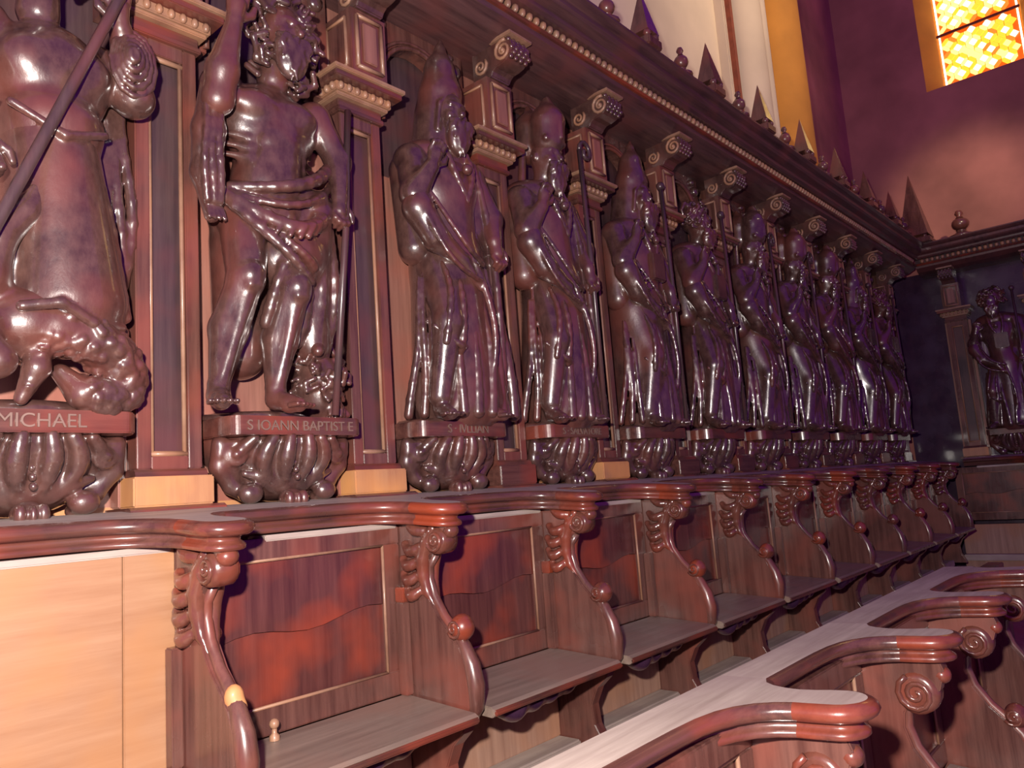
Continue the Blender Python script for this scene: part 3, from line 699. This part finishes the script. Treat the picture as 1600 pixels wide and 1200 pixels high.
def robed(head='mitre', seed=1, h=0.0075, lean=0.0, staff=True, bent=True, book=False, julian=False):
    t = thing('saint_relief', (0, 0, 0.245)); q = random.Random(seed)
    B = Field((-0.02, -0.26, 0.235), (0.31, 0.27, 1.47), h)
    B.ell((0.11, lean, 1.09), (0.095, 0.150, 0.13), 0.03)
    for s in (-1, 1): B.ell((0.10, s*0.140, 1.155), (0.060, 0.060, 0.060), 0.03)
    B.cap((0.11, lean, 1.05), (0.10, -lean, 0.80), 0.105, 0.115, 0.03)
    B.cap((0.10, -lean, 0.80), (0.09, 0.02, 0.32), 0.125, 0.150, 0.04)
    kx = -0.105 if bent else -0.06
    B.cap((0.12, -0.05, 0.78), (0.205, kx, 0.575), 0.075, 0.052, 0.03)          # the bent knee
    B.cap((0.20, kx, 0.565), (0.165, kx-0.02, 0.33), 0.050, 0.040, 0.02)
    foot(B, (0.165, kx-0.015, 0.312), (0.8, -0.35, 0)); foot(B, (0.17, 0.06, 0.312), (0.9, 0.25, 0))
    # his right arm bent up, hand at the breast; his left arm at the side
    B.tube([(0.11, -0.145, 1.16), (0.175, -0.200, 1.00), (0.225, -0.165, 1.085)], [0.052, 0.046, 0.028], 0.02)
    hand(B, (0.228, -0.160, 1.09), (0.1, 0.25, 1), 1.0, 0.7, -1)
    B.tube([(0.11, 0.145, 1.16), (0.155, 0.190, 1.0), (0.205, 0.150, 0.90)], [0.052, 0.046, 0.028], 0.02)
    hand(B, (0.207, 0.150, 0.895), (0.1, 0.05, -1), 1.0, 0.6, 1)
    face(B, (0.155, lean, 1.345), 0.98, q.uniform(-0.3, 0.3))
    B.build('body', 'carved', t)
    D = Field((-0.02, -0.26, 0.24), (0.31, 0.27, 1.30), h)
    D.ell((0.09, lean, 1.19), (0.10, 0.165, 0.075), 0.03)
    D.cap((0.09, 0.13, 1.15), (0.10, 0.15, 0.40), 0.075, 0.085, 0.03); D.cap((0.08, -0.13, 1.13), (0.09, -0.13, 0.85), 0.070, 0.06, 0.03)
    D.cap((0.10, 0.03, 0.85), (0.10, 0.06, 0.33), 0.11, 0.135, 0.04)
    nf = 9
    for j in range(6):                                                          # long folds of the robe
        y0 = -0.05+0.046*j; y1 = -0.065+0.062*j+q.uniform(-0.016, 0.016)
        xx = 0.215-0.07*abs(y1-0.03)/0.2
        fold(D, (0.190-0.05*abs(y0-0.03)/0.2, y0, 0.88+q.uniform(-0.1, 0.05)), (xx+0.022, y1, 0.275), (0.014, q.uniform(-0.03, 0.03), 0), 0.006, q.uniform(0.014, 0.026), 9, q.uniform(0.002, 0.009), j*1.7, 0.006)
    D.tube([(0.165, -0.185, 1.04), (0.185, -0.195, 0.95), (0.205, -0.140, 0.855), (0.225, -0.04, 0.79), (0.235, 0.03, 0.70)], [0.040, 0.052, 0.046, 0.026, 0.010], 0.012)   # hanging sleeve
    fold(D, (0.200, -0.225, 1.02), (0.245, 0.035, 0.72), (0.035, -0.045, -0.075), 0.009, 0.008, 10, 0.002, 0, 0.004)
    fold(D, (0.205, -0.165, 1.02), (0.250, 0.03, 0.78), (0.045, -0.02, -0.05), 0.008, 0.009, 10, 0.003, 1, 0.004)
    fold(D, (0.215, 0.00, 0.83), (0.235, 0.06, 0.40), (0.03, 0.03, 0), 0.013, 0.010, 10, 0.004, 2, 0.005)
    for j in range(2): fold(D, (0.185, -0.10+0.05*j, 0.78), (0.222, kx-0.035+0.065*j, 0.50-0.02*j), (0.035, 0, 0), 0.009, 0.014, 8, 0.004, j)
    fold(D, (0.195, kx-0.055, 0.555), (0.20, kx+0.085, 0.50), (0.040, 0, -0.035), 0.009, 0.008, 9, 0.003)
    for j in range(3): fold(D, (0.115, -0.115-0.012*j, 0.84-0.05*j), (0.150-0.035*j, -0.125-0.030*j, 0.275), (0.02, -0.01, 0), 0.008, 0.016, 9, 0.006, j*2.1, 0.006)
    for j in range(5): fold(D, (0.155-0.01*j, 0.12+0.018*j, 1.19), (0.185-0.02*j, 0.165+0.012*j, 0.36), (0.025, 0.015, 0), 0.012, 0.016, 9, 0.005, j)
    for s in (-1, 1): fold(D, (0.165, s*0.05+lean, 1.23), (0.205, 0.02, 1.02), (0.02, s*0.02, 0), 0.013, 0.012, 7, 0.002)
    D.ell((0.222, 0.015+lean, 1.13), (0.018, 0.020, 0.020), 0.004)              # clasp
    D.build('drapery', 'carved', t)
    H = Field((0.03, -0.13, 1.10), (0.29, 0.13, 1.68), 0.006)
    if head == 'hood':
        H.tube([(0.115, lean, 1.33), (0.125, lean, 1.44), (0.130, lean, 1.54), (0.135, lean+0.005, 1.615), (0.138, lean+0.006, 1.65)], [0.074, 0.078, 0.054, 0.020, 0.006], 0.01)
        H.cap((0.10, lean, 1.36), (0.09, lean, 1.20), 0.08, 0.10, 0.03)
        H.ell((0.220, lean, 1.350), (0.070, 0.056, 0.075), 0.010, cut=True)
        H.tube([(0.165, lean-0.060, 1.28), (0.180, lean-0.058, 1.37), (0.192, lean, 1.430), (0.180, lean+0.058, 1.37), (0.165, lean+0.060, 1.28)], 0.009, 0.006)
    elif head == 'mitre':
        for xx in (0.175, 0.085):
            H.tube([(xx, lean, 1.42), (xx+0.006, lean, 1.50), (xx, lean, 1.60)], [0.070, 0.072, 0.010], 0.012)
        H.tube([(0.21, lean-0.055, 1.405), (0.225, lean, 1.40), (0.21, lean+0.055, 1.405)], 0.014, 0.006)
        H.tube([(0.245, lean, 1.41), (0.246, lean, 1.50), (0.19, lean, 1.60)], 0.010, 0.005)
        for s in (-1, 1): H.cap((0.08, lean+s*0.05, 1.40), (0.085, lean+s*0.085, 1.19), 0.016, 0.018, 0.006)
    else:
        H.ell((0.13, lean, 1.39), (0.075, 0.080, 0.075), 0.01); curls(H, (0.13, lean, 1.38), (0.085, 0.095, 0.095), 55, 0.019, seed, True, -0.5, 1)
        H.ell((0.24, lean, 1.36), (0.05, 0.05, 0.05), 0.010, cut=True)
    beard(H, (0.205, lean, 1.300), q.uniform(0.10, 0.15), 0.050, seed)
    H.build({'hood': 'pointed_hood', 'mitre': 'mitre'}.get(head, 'hair'), 'carved', t)
    if staff:
        m = MB().tube([(0.215, 0.165, 0.26), (0.220, 0.155, 0.9), (0.21, 0.150, 1.42)], 0.010, 8)
        if head == 'mitre': m.tube([(0.21, 0.150+0.045-0.045*math.cos(i*0.5)*(1-i/18), 1.42+0.055*math.sin(i*0.5)*(1-i/18)) for i in range(15)], 0.009, 8)
        else: m.ball((0.21, 0.15, 1.43), 0.022, 8, 6)
        m.build('staff', 'panel', t, True)
    if book: MB().box(0.205, 0.235, -0.03, 0.075, 0.93, 1.06).build('book', 'carved', t, bevel=0.006)
    MB().lathe((0, 0, 0), [(0.0, 0.264), (0.165, 0.264), (0.18, 0.252), (0.18, 0.245)], 14, 'z', -math.pi/2, math.pi/2).build('ground', 'carved', t, True)
    return t

def saint_michael(h=0.0050):
    t = thing('saint_relief', (0, 0, 0.245))
    B = Field((-0.02, -0.29, 0.36), (0.31, 0.25, 1.47), h)
    B.ell((0.125, 0.03, 1.02), (0.100, 0.130, 0.135), 0.02)                     # cuirass
    for s in (-1, 1): B.ell((0.185, 0.03+s*0.055, 1.03), (0.040, 0.060, 0.055), 0.02)
    B.ell((0.15, 0.035, 0.90), (0.085, 0.105, 0.075), 0.015)
    B.cap((0.12, 0.03, 0.90), (0.11, 0.06, 0.55), 0.10, 0.125, 0.03)
    B.cap((0.16, 0.05, 0.60), (0.20, 0.045, 0.46), 0.05, 0.045, 0.02); B.cap((0.20, 0.045, 0.47), (0.17, 0.05, 0.39), 0.042, 0.030, 0.01)
    B.cap((0.11, -0.06, 0.62), (0.17, -0.15, 0.45), 0.060, 0.040, 0.02); B.cap((0.17, -0.15, 0.45), (0.13, -0.17, 0.38), 0.04, 0.03, 0.02)
    B.tube([(0.11, 0.145, 1.10), (0.17, 0.205, 1.02), (0.20, 0.165, 1.16)], [0.055, 0.045, 0.028], 0.02)
    hand(B, (0.215, 0.155, 1.165), (0.1, -0.15, 1), 1.0, 0.7, 1)
    B.tube([(0.11, -0.10, 1.12), (0.18, -0.175, 0.98), (0.22, -0.13, 0.82)], [0.055, 0.045, 0.028], 0.02)
    hand(B, (0.225, -0.125, 0.815), (0.1, 0.1, -1), 1.0, 0.7, 1)
    face(B, (0.16, 0.0, 1.31), 1.0, -0.2)
    B.build('body', 'carved', t)
    H = Field((0.03, -0.15, 1.22), (0.29, 0.14, 1.47), 0.007)
    H.ell((0.13, 0, 1.36), (0.075, 0.085, 0.075), 0.01); curls(H, (0.13, 0, 1.34), (0.085, 0.10, 0.10), 55, 0.02, 2, True, -0.6, 1)
    H.ell((0.24, 0, 1.325), (0.05, 0.05, 0.05), 0.01, cut=True); H.build('hair', 'carved', t)
    D = Field((-0.02, -0.28, 0.36), (0.31, 0.25, 1.22), h)
    D.cap((0.13, 0.03, 0.88), (0.12, 0.07, 0.50), 0.10, 0.130, 0.03)            # tunic skirt
    D.tube([(0.215, -0.07, 0.90), (0.238, 0.03, 0.845), (0.215, 0.12, 0.88)], 0.010, 0.005)
    for j in range(6): fold(D, (0.205-0.02*abs(j-2.5)/2, -0.04+0.028*j, 0.86), (0.235-0.03*abs(j-2.5), -0.05+0.048*j, 0.47), (0.012, 0, 0), 0.008, 0.014, 8, 0.004, j)
    D.tube([(0.24, -0.05, 0.45), (0.25, 0.02, 0.465), (0.235, 0.09, 0.43), (0.18, 0.17, 0.44)], 0.012, 0.006)
    for j in range(5):                                                          # sleeve puffed round the forearm
        r_ = 0.014+0.017*j; D.tube([(0.252-0.010*j, 0.172+0.004*j+r_*0.62*math.cos(i*0.52), 1.085+r_*math.sin(i*0.52)) for i in range(13)], 0.0078, 0.002)
    D.cap((0.05, 0.17, 1.10), (0.05, 0.19, 0.50), 0.05, 0.035, 0.02)
    for j in range(4): fold(D, (0.085, 0.14+0.022*j, 1.05), (0.075, 0.155+0.022*j, 0.42+0.05*j), (0.02, 0.01, 0), 0.010, 0.014, 9, 0.008, j)
    D.tube([(0.12, 0.09, 0.46), (0.14, 0.14, 0.485), (0.12, 0.19, 0.44), (0.10, 0.215, 0.455)], [0.03, 0.03, 0.02, 0.006], 0.01)
    for j in range(4): fold(D, (0.14, 0.08+0.01*j, 0.47-0.02*j), (0.11, 0.205, 0.455-0.008*j), (0.02, 0, 0.012-0.012*j), 0.009, 0.006, 8, 0.002)
    D.build('drapery', 'carved', t)
    MB().tube([(0.245, 0.20, 1.36), (0.255, 0.135, 1.205), (0.27, -0.14, 0.52), (0.25, -0.22, 0.33)], 0.0125, 8).build('spear', 'panel', t, True)
    G = Field((-0.02, -0.29, 0.235), (0.31, 0.245, 0.82), 0.0048)                # the dragon underfoot
    G.ell((0.14, -0.02, 0.43), (0.10, 0.10, 0.085), 0.03)
    G.tube([(0.15, -0.05, 0.42), (0.185, 0.03, 0.425), (0.185, 0.11, 0.40), (0.16, 0.175, 0.355), (0.145, 0.19, 0.305), (0.16, 0.15, 0.275), (0.175, 0.09, 0.285), (0.16, 0.05, 0.33)],
           [0.06, 0.055, 0.052, 0.048, 0.044, 0.040, 0.034, 0.02], 0.012)
    path = [(0.15, -0.05, 0.42), (0.185, 0.03, 0.425), (0.185, 0.11, 0.40), (0.16, 0.175, 0.355), (0.145, 0.19, 0.305), (0.16, 0.15, 0.275), (0.175, 0.09, 0.285)]
    rads = [0.06, 0.055, 0.052, 0.048, 0.044, 0.040, 0.034]
    q = random.Random(4)
    for i in range(len(path)-1):                                                # scales
        a_, b_ = Vector(path[i]), Vector(path[i+1])
        for j in range(34):
            u = q.random(); c = a_.lerp(b_, u); r = rads[i]*(1-u)+rads[i+1]*u
            dr = Vector((q.uniform(0.1, 1), q.uniform(-1, 1), q.uniform(-1, 1))); ax = (b_-a_).normalized(); dr = (dr-ax*dr.dot(ax)).normalized()
            p = c+dr*r*0.93; G.ell(tuple(p), (0.015, 0.015, 0.015), 0.0015)
    nk = [(0.14, -0.07, 0.46), (0.19, -0.10, 0.52), (0.20, -0.085, 0.60), (0.20, -0.035, 0.67), (0.19, 0.0, 0.73), (0.18, -0.01, 0.78)]
    G.tube(nk, [0.05, 0.042, 0.036, 0.030, 0.022, 0.012], 0.01)
    for i in range(len(nk)-1):
        for u in range(6):
            c = Vector(nk[i]).lerp(Vector(nk[i+1]), u/6); G.ell((c.x+0.028-0.004*i, c.y-0.012, c.z), (0.011, 0.014, 0.009), 0.002)
    G.tube([(0.17, -0.06, 0.42), (0.215, -0.14, 0.40), (0.23, -0.09, 0.335), (0.22, -0.17, 0.285)], [0.045, 0.042, 0.034, 0.022], 0.012)   # foreleg
    for j in range(4): G.cap((0.22, -0.17, 0.285), (0.245, -0.215+0.02*j, 0.262), 0.013, 0.006, 0.004)
    G.tube([(0.15, -0.18, 0.50), (0.21, -0.22, 0.44), (0.22, -0.20, 0.36)], [0.045, 0.04, 0.02], 0.012)
    G.tube([(0.18, 0.0, 0.40), (0.20, -0.01, 0.33), (0.19, -0.035, 0.265)], [0.03, 0.026, 0.014], 0.01)
    for j in range(8): G.ell((0.222-0.002*j, 0.002-0.004*j, 0.385-0.014*j), (0.008, 0.013, 0.006), 0.002)
    G.build('dragon', 'carved', t)
    MB().lathe((0, 0, 0), [(0.0, 0.268), (0.165, 0.268), (0.18, 0.252), (0.18, 0.245)], 14, 'z', -math.pi/2, math.pi/2).build('ground', 'carved', t, True)
    return t
saints = [saint_michael(), saint_john(),
          robed('hood', 11, 0.0050, 0.0, False, True),
          robed('mitre', 5, 0.0060, -0.02, True, True),
          robed('hood', 21, 0.010, 0.02, True, False, True),
          robed('hair', 31, 0.010, -0.02, True, True, True),
          robed('mitre', 41, 0.010, 0.01, True, False)]
SL = ['armoured carved saint with spear and dragon at the left edge', 'bare-chested carved saint with curly hair and raised hand', 'bearded carved saint in a pointed hood with one hand at the breast', 'carved bishop saint in a shiny mitre, the nearer of the mitred ones',
      'fifth carved saint from the left, hooded, holding a book', 'sixth carved saint from the left, bare-headed with staff', 'seventh carved saint from the left, mitred and dim']
for k in range(NB):
    o = saints[k] if k < 7 else copy_tree(saints[3+(k % 4)])
    o.location.y = PIL+W*k-0.32+{1: -0.03, 2: 0.03, 3: -0.03}.get(k, 0)
    props(o, SL[k] if k < 7 else '%s carved saint from the left, deep in the shadow' % ORD[k], 'statue', 'carved saints along the left wall')
o = copy_tree(saints[5]); o.location.y = 0; to_end(o, 0.84); props(o, 'dim carved saint on the end wall panelling', 'statue')

# ================================================================== the stalls
def make_rail(xb=0.10, z0=0.022, slope=0.095, y0=-0.54, y1=0.10):
    t = thing('arm_rail', (xb, 0, z0-0.06))
    left = [(y0, 0.285), (-0.36, 0.285), (-0.28, 0.286), (-0.21, 0.290), (-0.16, 0.299), (-0.125, 0.314), (-0.098, 0.335), (-0.082, 0.360), (-0.074, 0.385), (-0.073, 0.41)]
    tip = [(-0.070*math.cos(a_), 0.442+0.070*math.sin(a_)) for a_ in np.linspace(0, math.pi, 15)]
    right = [(0.066, 0.41), (0.058, 0.385), (0.054, 0.36), (0.058, 0.336), (0.068, 0.312), (0.083, 0.294), (y1, 0.285)]
    C = [Vector((x, y)) for y, x in left+tip+right]; n = len(C)
    Nn = []
    for i in range(n):
        tg = (C[min(i+1, n-1)]-C[max(i-1, 0)]).normalized(); Nn.append(Vector((tg.y, -tg.x)))   # outward normal
    for v in (0, n-1): Nn[v] = Vector((1, 0))
    prof = [(0.020, 0.0), (0.011, -0.002), (0.004, -0.007), (0.0, -0.016), (0.004, -0.025), (0.011, -0.030), (0.022, -0.031), (0.030, -0.036), (0.031, -0.043), (0.024, -0.048), (0.020, -0.052), (0.020, -0.059), (0.024, -0.062)]
    zt = lambda x: z0-slope*(x-0.10)
    def ring(i):
        out = []
        for d, dz in prof:
            p = C[i]-Nn[i]*d; out.append((p.x, p.y, zt(p.x)+dz))
        return out
    R = [ring(i) for i in range(n)]; m = len(prof)
    def strip(nm, i0, i1, mt):
        vs = [p for i in range(i0, i1+1) for p in R[i]]; fs = []
        for i in range(i1-i0):
            for j in range(m-1): fs.append((i*m+j, i*m+j+1, (i+1)*m+j+1, (i+1)*m+j))
        MB().add(vs, fs).build(nm, mt, t, True)
    iL = len(left)-2; iR = len(left)+len(tip)
    strip('edge_moulding', 0, iL, 'wood_h'); strip('arm_tip_moulding', iL, iR, 'red'); strip('edge_moulding', iR, n-1, 'wood_h')
    # top board and underside as strips between the edge and the back line
    def sheet(nm, j, mt):
        vs = []; fs = []
        E_ = [R[i][j] for i in range(n)]
        # body of the rail
        nb = [q for q in range(n) if q < 5 or q > n-3]
        pl = [E_[q] for q in nb]
        k_ = len(pl)
        vs = pl+[(xb, p[1], zt(xb)+prof[j][1]) for p in pl]
        fs = [(i, i+1, i+1+k_, i+k_) for i in range(k_-1)]
        a0 = len(vs); arm = [E_[q] for q in range(4, n-1)]
        vs += arm; fs.append(tuple(range(a0, a0+len(arm))))
        MB().add(vs, fs).build(nm, mt, t)
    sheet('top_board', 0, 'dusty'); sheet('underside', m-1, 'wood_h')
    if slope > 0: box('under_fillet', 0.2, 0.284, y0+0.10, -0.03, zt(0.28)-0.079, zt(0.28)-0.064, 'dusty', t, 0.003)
    return t
def make_partition(front=False):
    t = thing('stall_partition', (0.28, 0, -0.82))
    pf = [(0.20, -0.045), (0.470, -0.055), (0.478, -0.075), (0.462, -0.125), (0.405, -0.150), (0.378, -0.18), (0.374, -0.215), (0.388, -0.262), (0.425, -0.315), (0.462, -0.350), (0.492, -0.385), (0.514, -0.43), (0.525, -0.48), (0.522, -0.535), (0.508, -0.56),
          (0.49, -0.60), (0.452, -0.635), (0.425, -0.69), (0.432, -0.75), (0.455, -0.79), (0.462, -0.82), (0.20, -0.82)]
    MB().prism(pf, -0.021, 0.021).build('board', 'wood', t, bevel=0.003)
    e = pf[4:15]
    MB().tube([(x+0.002, 0, z) for x, z in e], [0.010, 0.012, 0.013, 0.013, 0.013, 0.014, 0.018, 0.023, 0.024, 0.021, 0.014], 10).build('edge_rib', 'wood', t, True)
    # volute under the arm rest
    vx, vz, vr = (0.412, -0.132, 0.050) if front else (0.432, -0.112, 0.038)
    v = MB().lathe((vx, 0, vz), [(0.0, -0.030), (vr*0.7, -0.029), (vr*0.95, -0.025), (vr, 0.0), (vr*0.95, 0.025), (vr*0.7, 0.029), (0.0, 0.030)], 20, 'y').build('upper_volute', 'leaf', t, True)
    for s in (-1, 1):
        m = MB().tube([(vx+vr*0.87*(1-i/24)*math.cos(i*0.55+2), s*0.030, vz+vr*0.87*(1-i/24)*math.sin(i*0.55+2)) for i in range(23)], [vr*(0.16-0.05*i/22) for i in range(23)], 6)
        m.build('spiral', 'leaf', v, True)
    MB().ball((0.468, 0, -0.088), (0.020, 0.024, 0.020), 12, 8).build('bud', 'leaf', t, True)
    k = MB().ball((0.490, 0, -0.338), (0.033, 0.033, 0.035), 16, 10).build('hand_knob', 'red', t, True)
    for s in (-1, 1):
        MB().tube([(0.484+0.026*(1-i/22)*math.cos(i*0.55+3.6), s*(0.024+0.010*i/22), -0.338+0.026*(1-i/22)*math.sin(i*0.55+3.6)) for i in range(20)], [0.005-0.002*i/20 for i in range(20)], 6).build('spiral', 'leaf', k, True)
    if front: return t
    A = Field((0.25, -0.052, -0.34), (0.48, 0.052, -0.05), 0.0045)
    st = [(0.425, -0.080), (0.400, -0.115), (0.380, -0.160), (0.374, -0.205), (0.384, -0.25), (0.408, -0.290)]
    for s in (-1, 1):
        A.tube([(x-0.006, s*(0.020-0.0035*max(0, i_-2)), z) for i_, (x, z) in enumerate(st)], [0.014, 0.018, 0.019, 0.017, 0.013, 0.005], 0.006)
        for i, (x, z) in enumerate([(0.405, -0.080), (0.385, -0.118), (0.368, -0.158), (0.362, -0.198), (0.368, -0.238)]):
            L = 0.086-0.007*i
            for dd, rr in ((0, 0.013), (0.014, 0.009)):
                pts = [(x-0.004-L*q*0.92, s*(0.020+0.016*math.sin(q*math.pi*0.9)), z-0.075*q*(0.5 if i == 0 else 1)+0.075*q*q-dd*q) for q in np.linspace(0, 1, 7)]
                A.tube(pts, [rr*f for f in (0.7, 1.0, 1.15, 1.1, 0.95, 0.8, 0.6)], 0.003)
            A.ell((pts[-1][0]+0.004, s*0.026, pts[-1][2]+0.012), (0.012, 0.013, 0.012), 0.003)
    A.build('acanthus_carving', 'leaf', t)
    m = MB().box(0.28, 0.312, -0.046, -0.0215, -0.52, -0.275); m.build('back_post', 'wood', t, bevel=0.003)
    MB().box(0.28, 0.314, -0.047, -0.0215, -0.275, -0.235).build('wedge_block', 'red', t, bevel=0.003)
    return t
def make_seat():
    t = thing('tip_up_seat', (0.285, 0, -0.56))  # seat of a single stall, tipping up at the back
    MB().prism([(0.285, -0.520), (0.548, -0.538), (0.560, -0.545), (0.562, -0.556), (0.552, -0.565), (0.285, -0.548)], 0.026, 0.612).build('seat_board', 'seat', t, bevel=0.002)
    box('front_lip', 0.545, 0.566, 0.028, 0.610, -0.560, -0.545, 'wood_h', t, 0.004)
    B = Field((0.34, 0.10, -0.65), (0.56, 0.54, -0.55), 0.006)
    yy = [0.13, 0.165, 0.20, 0.25, 0.285, 0.33, 0.37, 0.42, 0.47, 0.51]
    rr_ = [0.030, 0.046, 0.036, 0.040, 0.034, 0.037, 0.031, 0.033, 0.022, 0.008]
    B.tube([(0.495-0.02*i/9, y, -0.568) for i, y in enumerate(yy)], rr_, 0.012)
    B.tube([(0.42, 0.16, -0.562), (0.42, 0.46, -0.562)], [0.03, 0.02], 0.02)
    B.box((0.45, 0.3, -0.52), (0.3, 0.5, 0.042), 0.003, 0.002, cut=True)
    B.build('misericord', 'black', t)
    m = MB().lathe((0.315, 0.19, 0), [(0.012, -0.522), (0.012, -0.512), (0.006, -0.506), (0.006, -0.496)], 10).ball((0.315, 0.19, -0.486), 0.012, 10, 6)
    m.build('lift_peg', 'gilt', t, True)
    return t
def make_back(mt='wood', pm='wood', light=False):
    t = thing('seat_back', (0.25, 0, -0.87))
    pm2 = pm
    if light:
        box('wide_board', 0.22, 0.278, 0.022, 0.508, -0.520, -0.066, pm, t, 0.002)
        box('stile', 0.22, 0.280, 0.5095, 0.618, -0.520, -0.066, pm, t, 0.002)
    else:
        box('top_rail', 0.22, 0.280, 0.022, 0.618, -0.118, -0.066, mt, t, 0.003)
        box('bottom_rail', 0.22, 0.280, 0.022, 0.618, -0.520, -0.455, mt, t, 0.003)
        box('stile', 0.22, 0.280, 0.022, 0.075, -0.455, -0.118, mt, t, 0.003)
        box('stile', 0.22, 0.280, 0.56, 0.618, -0.455, -0.118, mt, t, 0.003)
        zj = [(0.075+0.0485*i, -0.300+0.012*math.sin(i*0.9)+0.002*i) for i in range(11)]
        MB().prism([(y, z+0.001) for y, z in zj]+[(0.56, -0.118), (0.075, -0.118)], 0.22, 0.2705, 'x').build('upper_board', pm, t)
        MB().prism([(y, z-0.001) for y, z in zj]+[(0.56, -0.455), (0.075, -0.455)], 0.22, 0.2655, 'x').build('lower_board', pm, t)
        m = MB()
        for a_, c_ in (((0.075, -0.118), (0.56, -0.118)), ((0.56, -0.118), (0.56, -0.455)), ((0.56, -0.455), (0.075, -0.455)), ((0.075, -0.455), (0.075, -0.118))):
            m.tube([(0.2765, *a_), (0.2765, *c_)], 0.0045, 6)
        m.build('panel_moulding', 'gilt', t, True)
    box('under_panel', 0.22, 0.290, 0.022, 0.618, -0.80, -0.555, 'under', t, 0.003)
    box('base_strip', 0.22, 0.375, 0.022, 0.618, -0.850, -0.800, 'dusty', t, 0.006)
    box('kick_board', 0.22, 0.345, 0.022, 0.618, -0.980, -0.850, 'under', t, 0.003)
    return t
MAT['back_red'] = wood('reddened_seat_back', (0.055, 0.016, 0.016), (0.125, 0.042, 0.036), (0.26, 0.040, 0.018), rough=(0.25, 0.45), coat=0.4)
rail0 = make_rail(); par0 = make_partition(); parf = make_partition(True); seat0 = make_seat(); back0 = make_back('wood', 'back_red'); pale0 = make_back('pale', 'pale', True)
NS = 11
for k in range(NS):
    y = PAR+W*k
    o = rail0 if k == 0 else copy_tree(rail0); o.location.y = y
    props(o, '%s from left of the back row arm rails with a rounded tip' % ORD[k], 'arm rail', 'arm rails of the back row')
    if k == 1: o = par0
    else: o = copy_tree(par0, None, ('hand_knob', 'wedge_block') if k == 0 else () if k == 2 else ('wedge_block',))
    o.location.y = y
    if k == 0:
        st_ = Field((0.44, -0.03, -0.42), (0.53, 0.03, -0.32), 0.005)
        st_.ell((0.482, 0, -0.365), (0.018, 0.020, 0.026), 0.01).ell((0.492, 0.004, -0.385), (0.014, 0.018, 0.02), 0.008)
        b_ = o.location.y; o.location.y = 0; props(st_.build('broken_stub', 'honey', o), 'pale broken stub where the knob is missing'); o.location.y = b_
    props(o, '%s from left of the carved volute partitions between back row seats' % ORD[k], 'partition', 'partitions of the back row')
pale0.location.y = PAR-W; props(pale0, 'pale unvarnished seat back at the lower left edge', 'seat back')
for k in range(NS-1):
    y = PAR+W*k
    o = back0 if k == 0 else copy_tree(back0); o.location.y = y
    props(o, '%s from left of the dark red seat backs in the back row' % ORD[k], 'seat back', 'dark seat backs of the back row')
for k in range(-1, NS-1):
    y = PAR+W*k
    o = seat0 if k == -1 else copy_tree(seat0); o.location.y = y
    props(o, 'tip-up seat under the pale back at the lower left corner' if k < 0 else '%s from left of the tip-up seats under the dark red backs' % ORD[k], 'bench', 'tip-up seats of the back row')
# end wall stalls
for i, x in enumerate((0.98, 1.62)):
    for src, nm in ((rail0, 'arm rail'), (par0, 'partition'), (back0, 'seat back')):
        o = copy_tree(src); o.location.y = 0; to_end(o, x-(W if nm == 'seat back' else 0))
        props(o, '%s dim %s of the stalls along the end wall, from the corner' % (ORD[i], nm), nm, nm+'s along the end wall')

# ------------------------------------------------------------------ front row
DX, DZ = 1.010, -0.385
railf = make_rail(0.165, -0.0293, -0.035); railf.location += Vector((DX, 0, DZ))
for k in range(5):
    y = PAR-0.02+W*k
    o = railf if k == 0 else copy_tree(railf); o.location.y = y
    props(o, '%s from the near end of the front row arm rails with pale worn tops' % ORD[k], 'arm rail', 'arm rails of the front row')
    if k:
        o = parf if k == 1 else copy_tree(parf); o.location = par0.location+Vector((DX-0.012, 0, DZ-0.026)); o.location.y = y
        props(o, '%s from the near end of the front row partitions with scrolled edges' % ORD[k-1], 'partition', 'partitions of the front row')
        o = copy_tree(seat0); o.location = (seat0.location.x+DX, y, seat0.location.z+DZ)
        props(o, '%s from the near end of the shadowed seats of the front row' % ORD[k-1], 'bench', 'seats of the front row')
    o = copy_tree(back0); o.location = (back0.location.x+DX, y, back0.location.z+DZ)
    props(o, '%s from the near end of the seat backs in the front row' % ORD[k], 'seat back', 'seat backs of the front row')
t = thing('stall_back_wall', (1.21, 2.2, -0.98), 'long plain boarding behind the front row below its rail', 'boarding')
for k in range(5):
    y = PAR-0.02+W*k
    box('boarding_panel', 1.19, 1.218, y-W+0.1, y+0.098, -0.98, -0.480, 'under', t, 0.003)
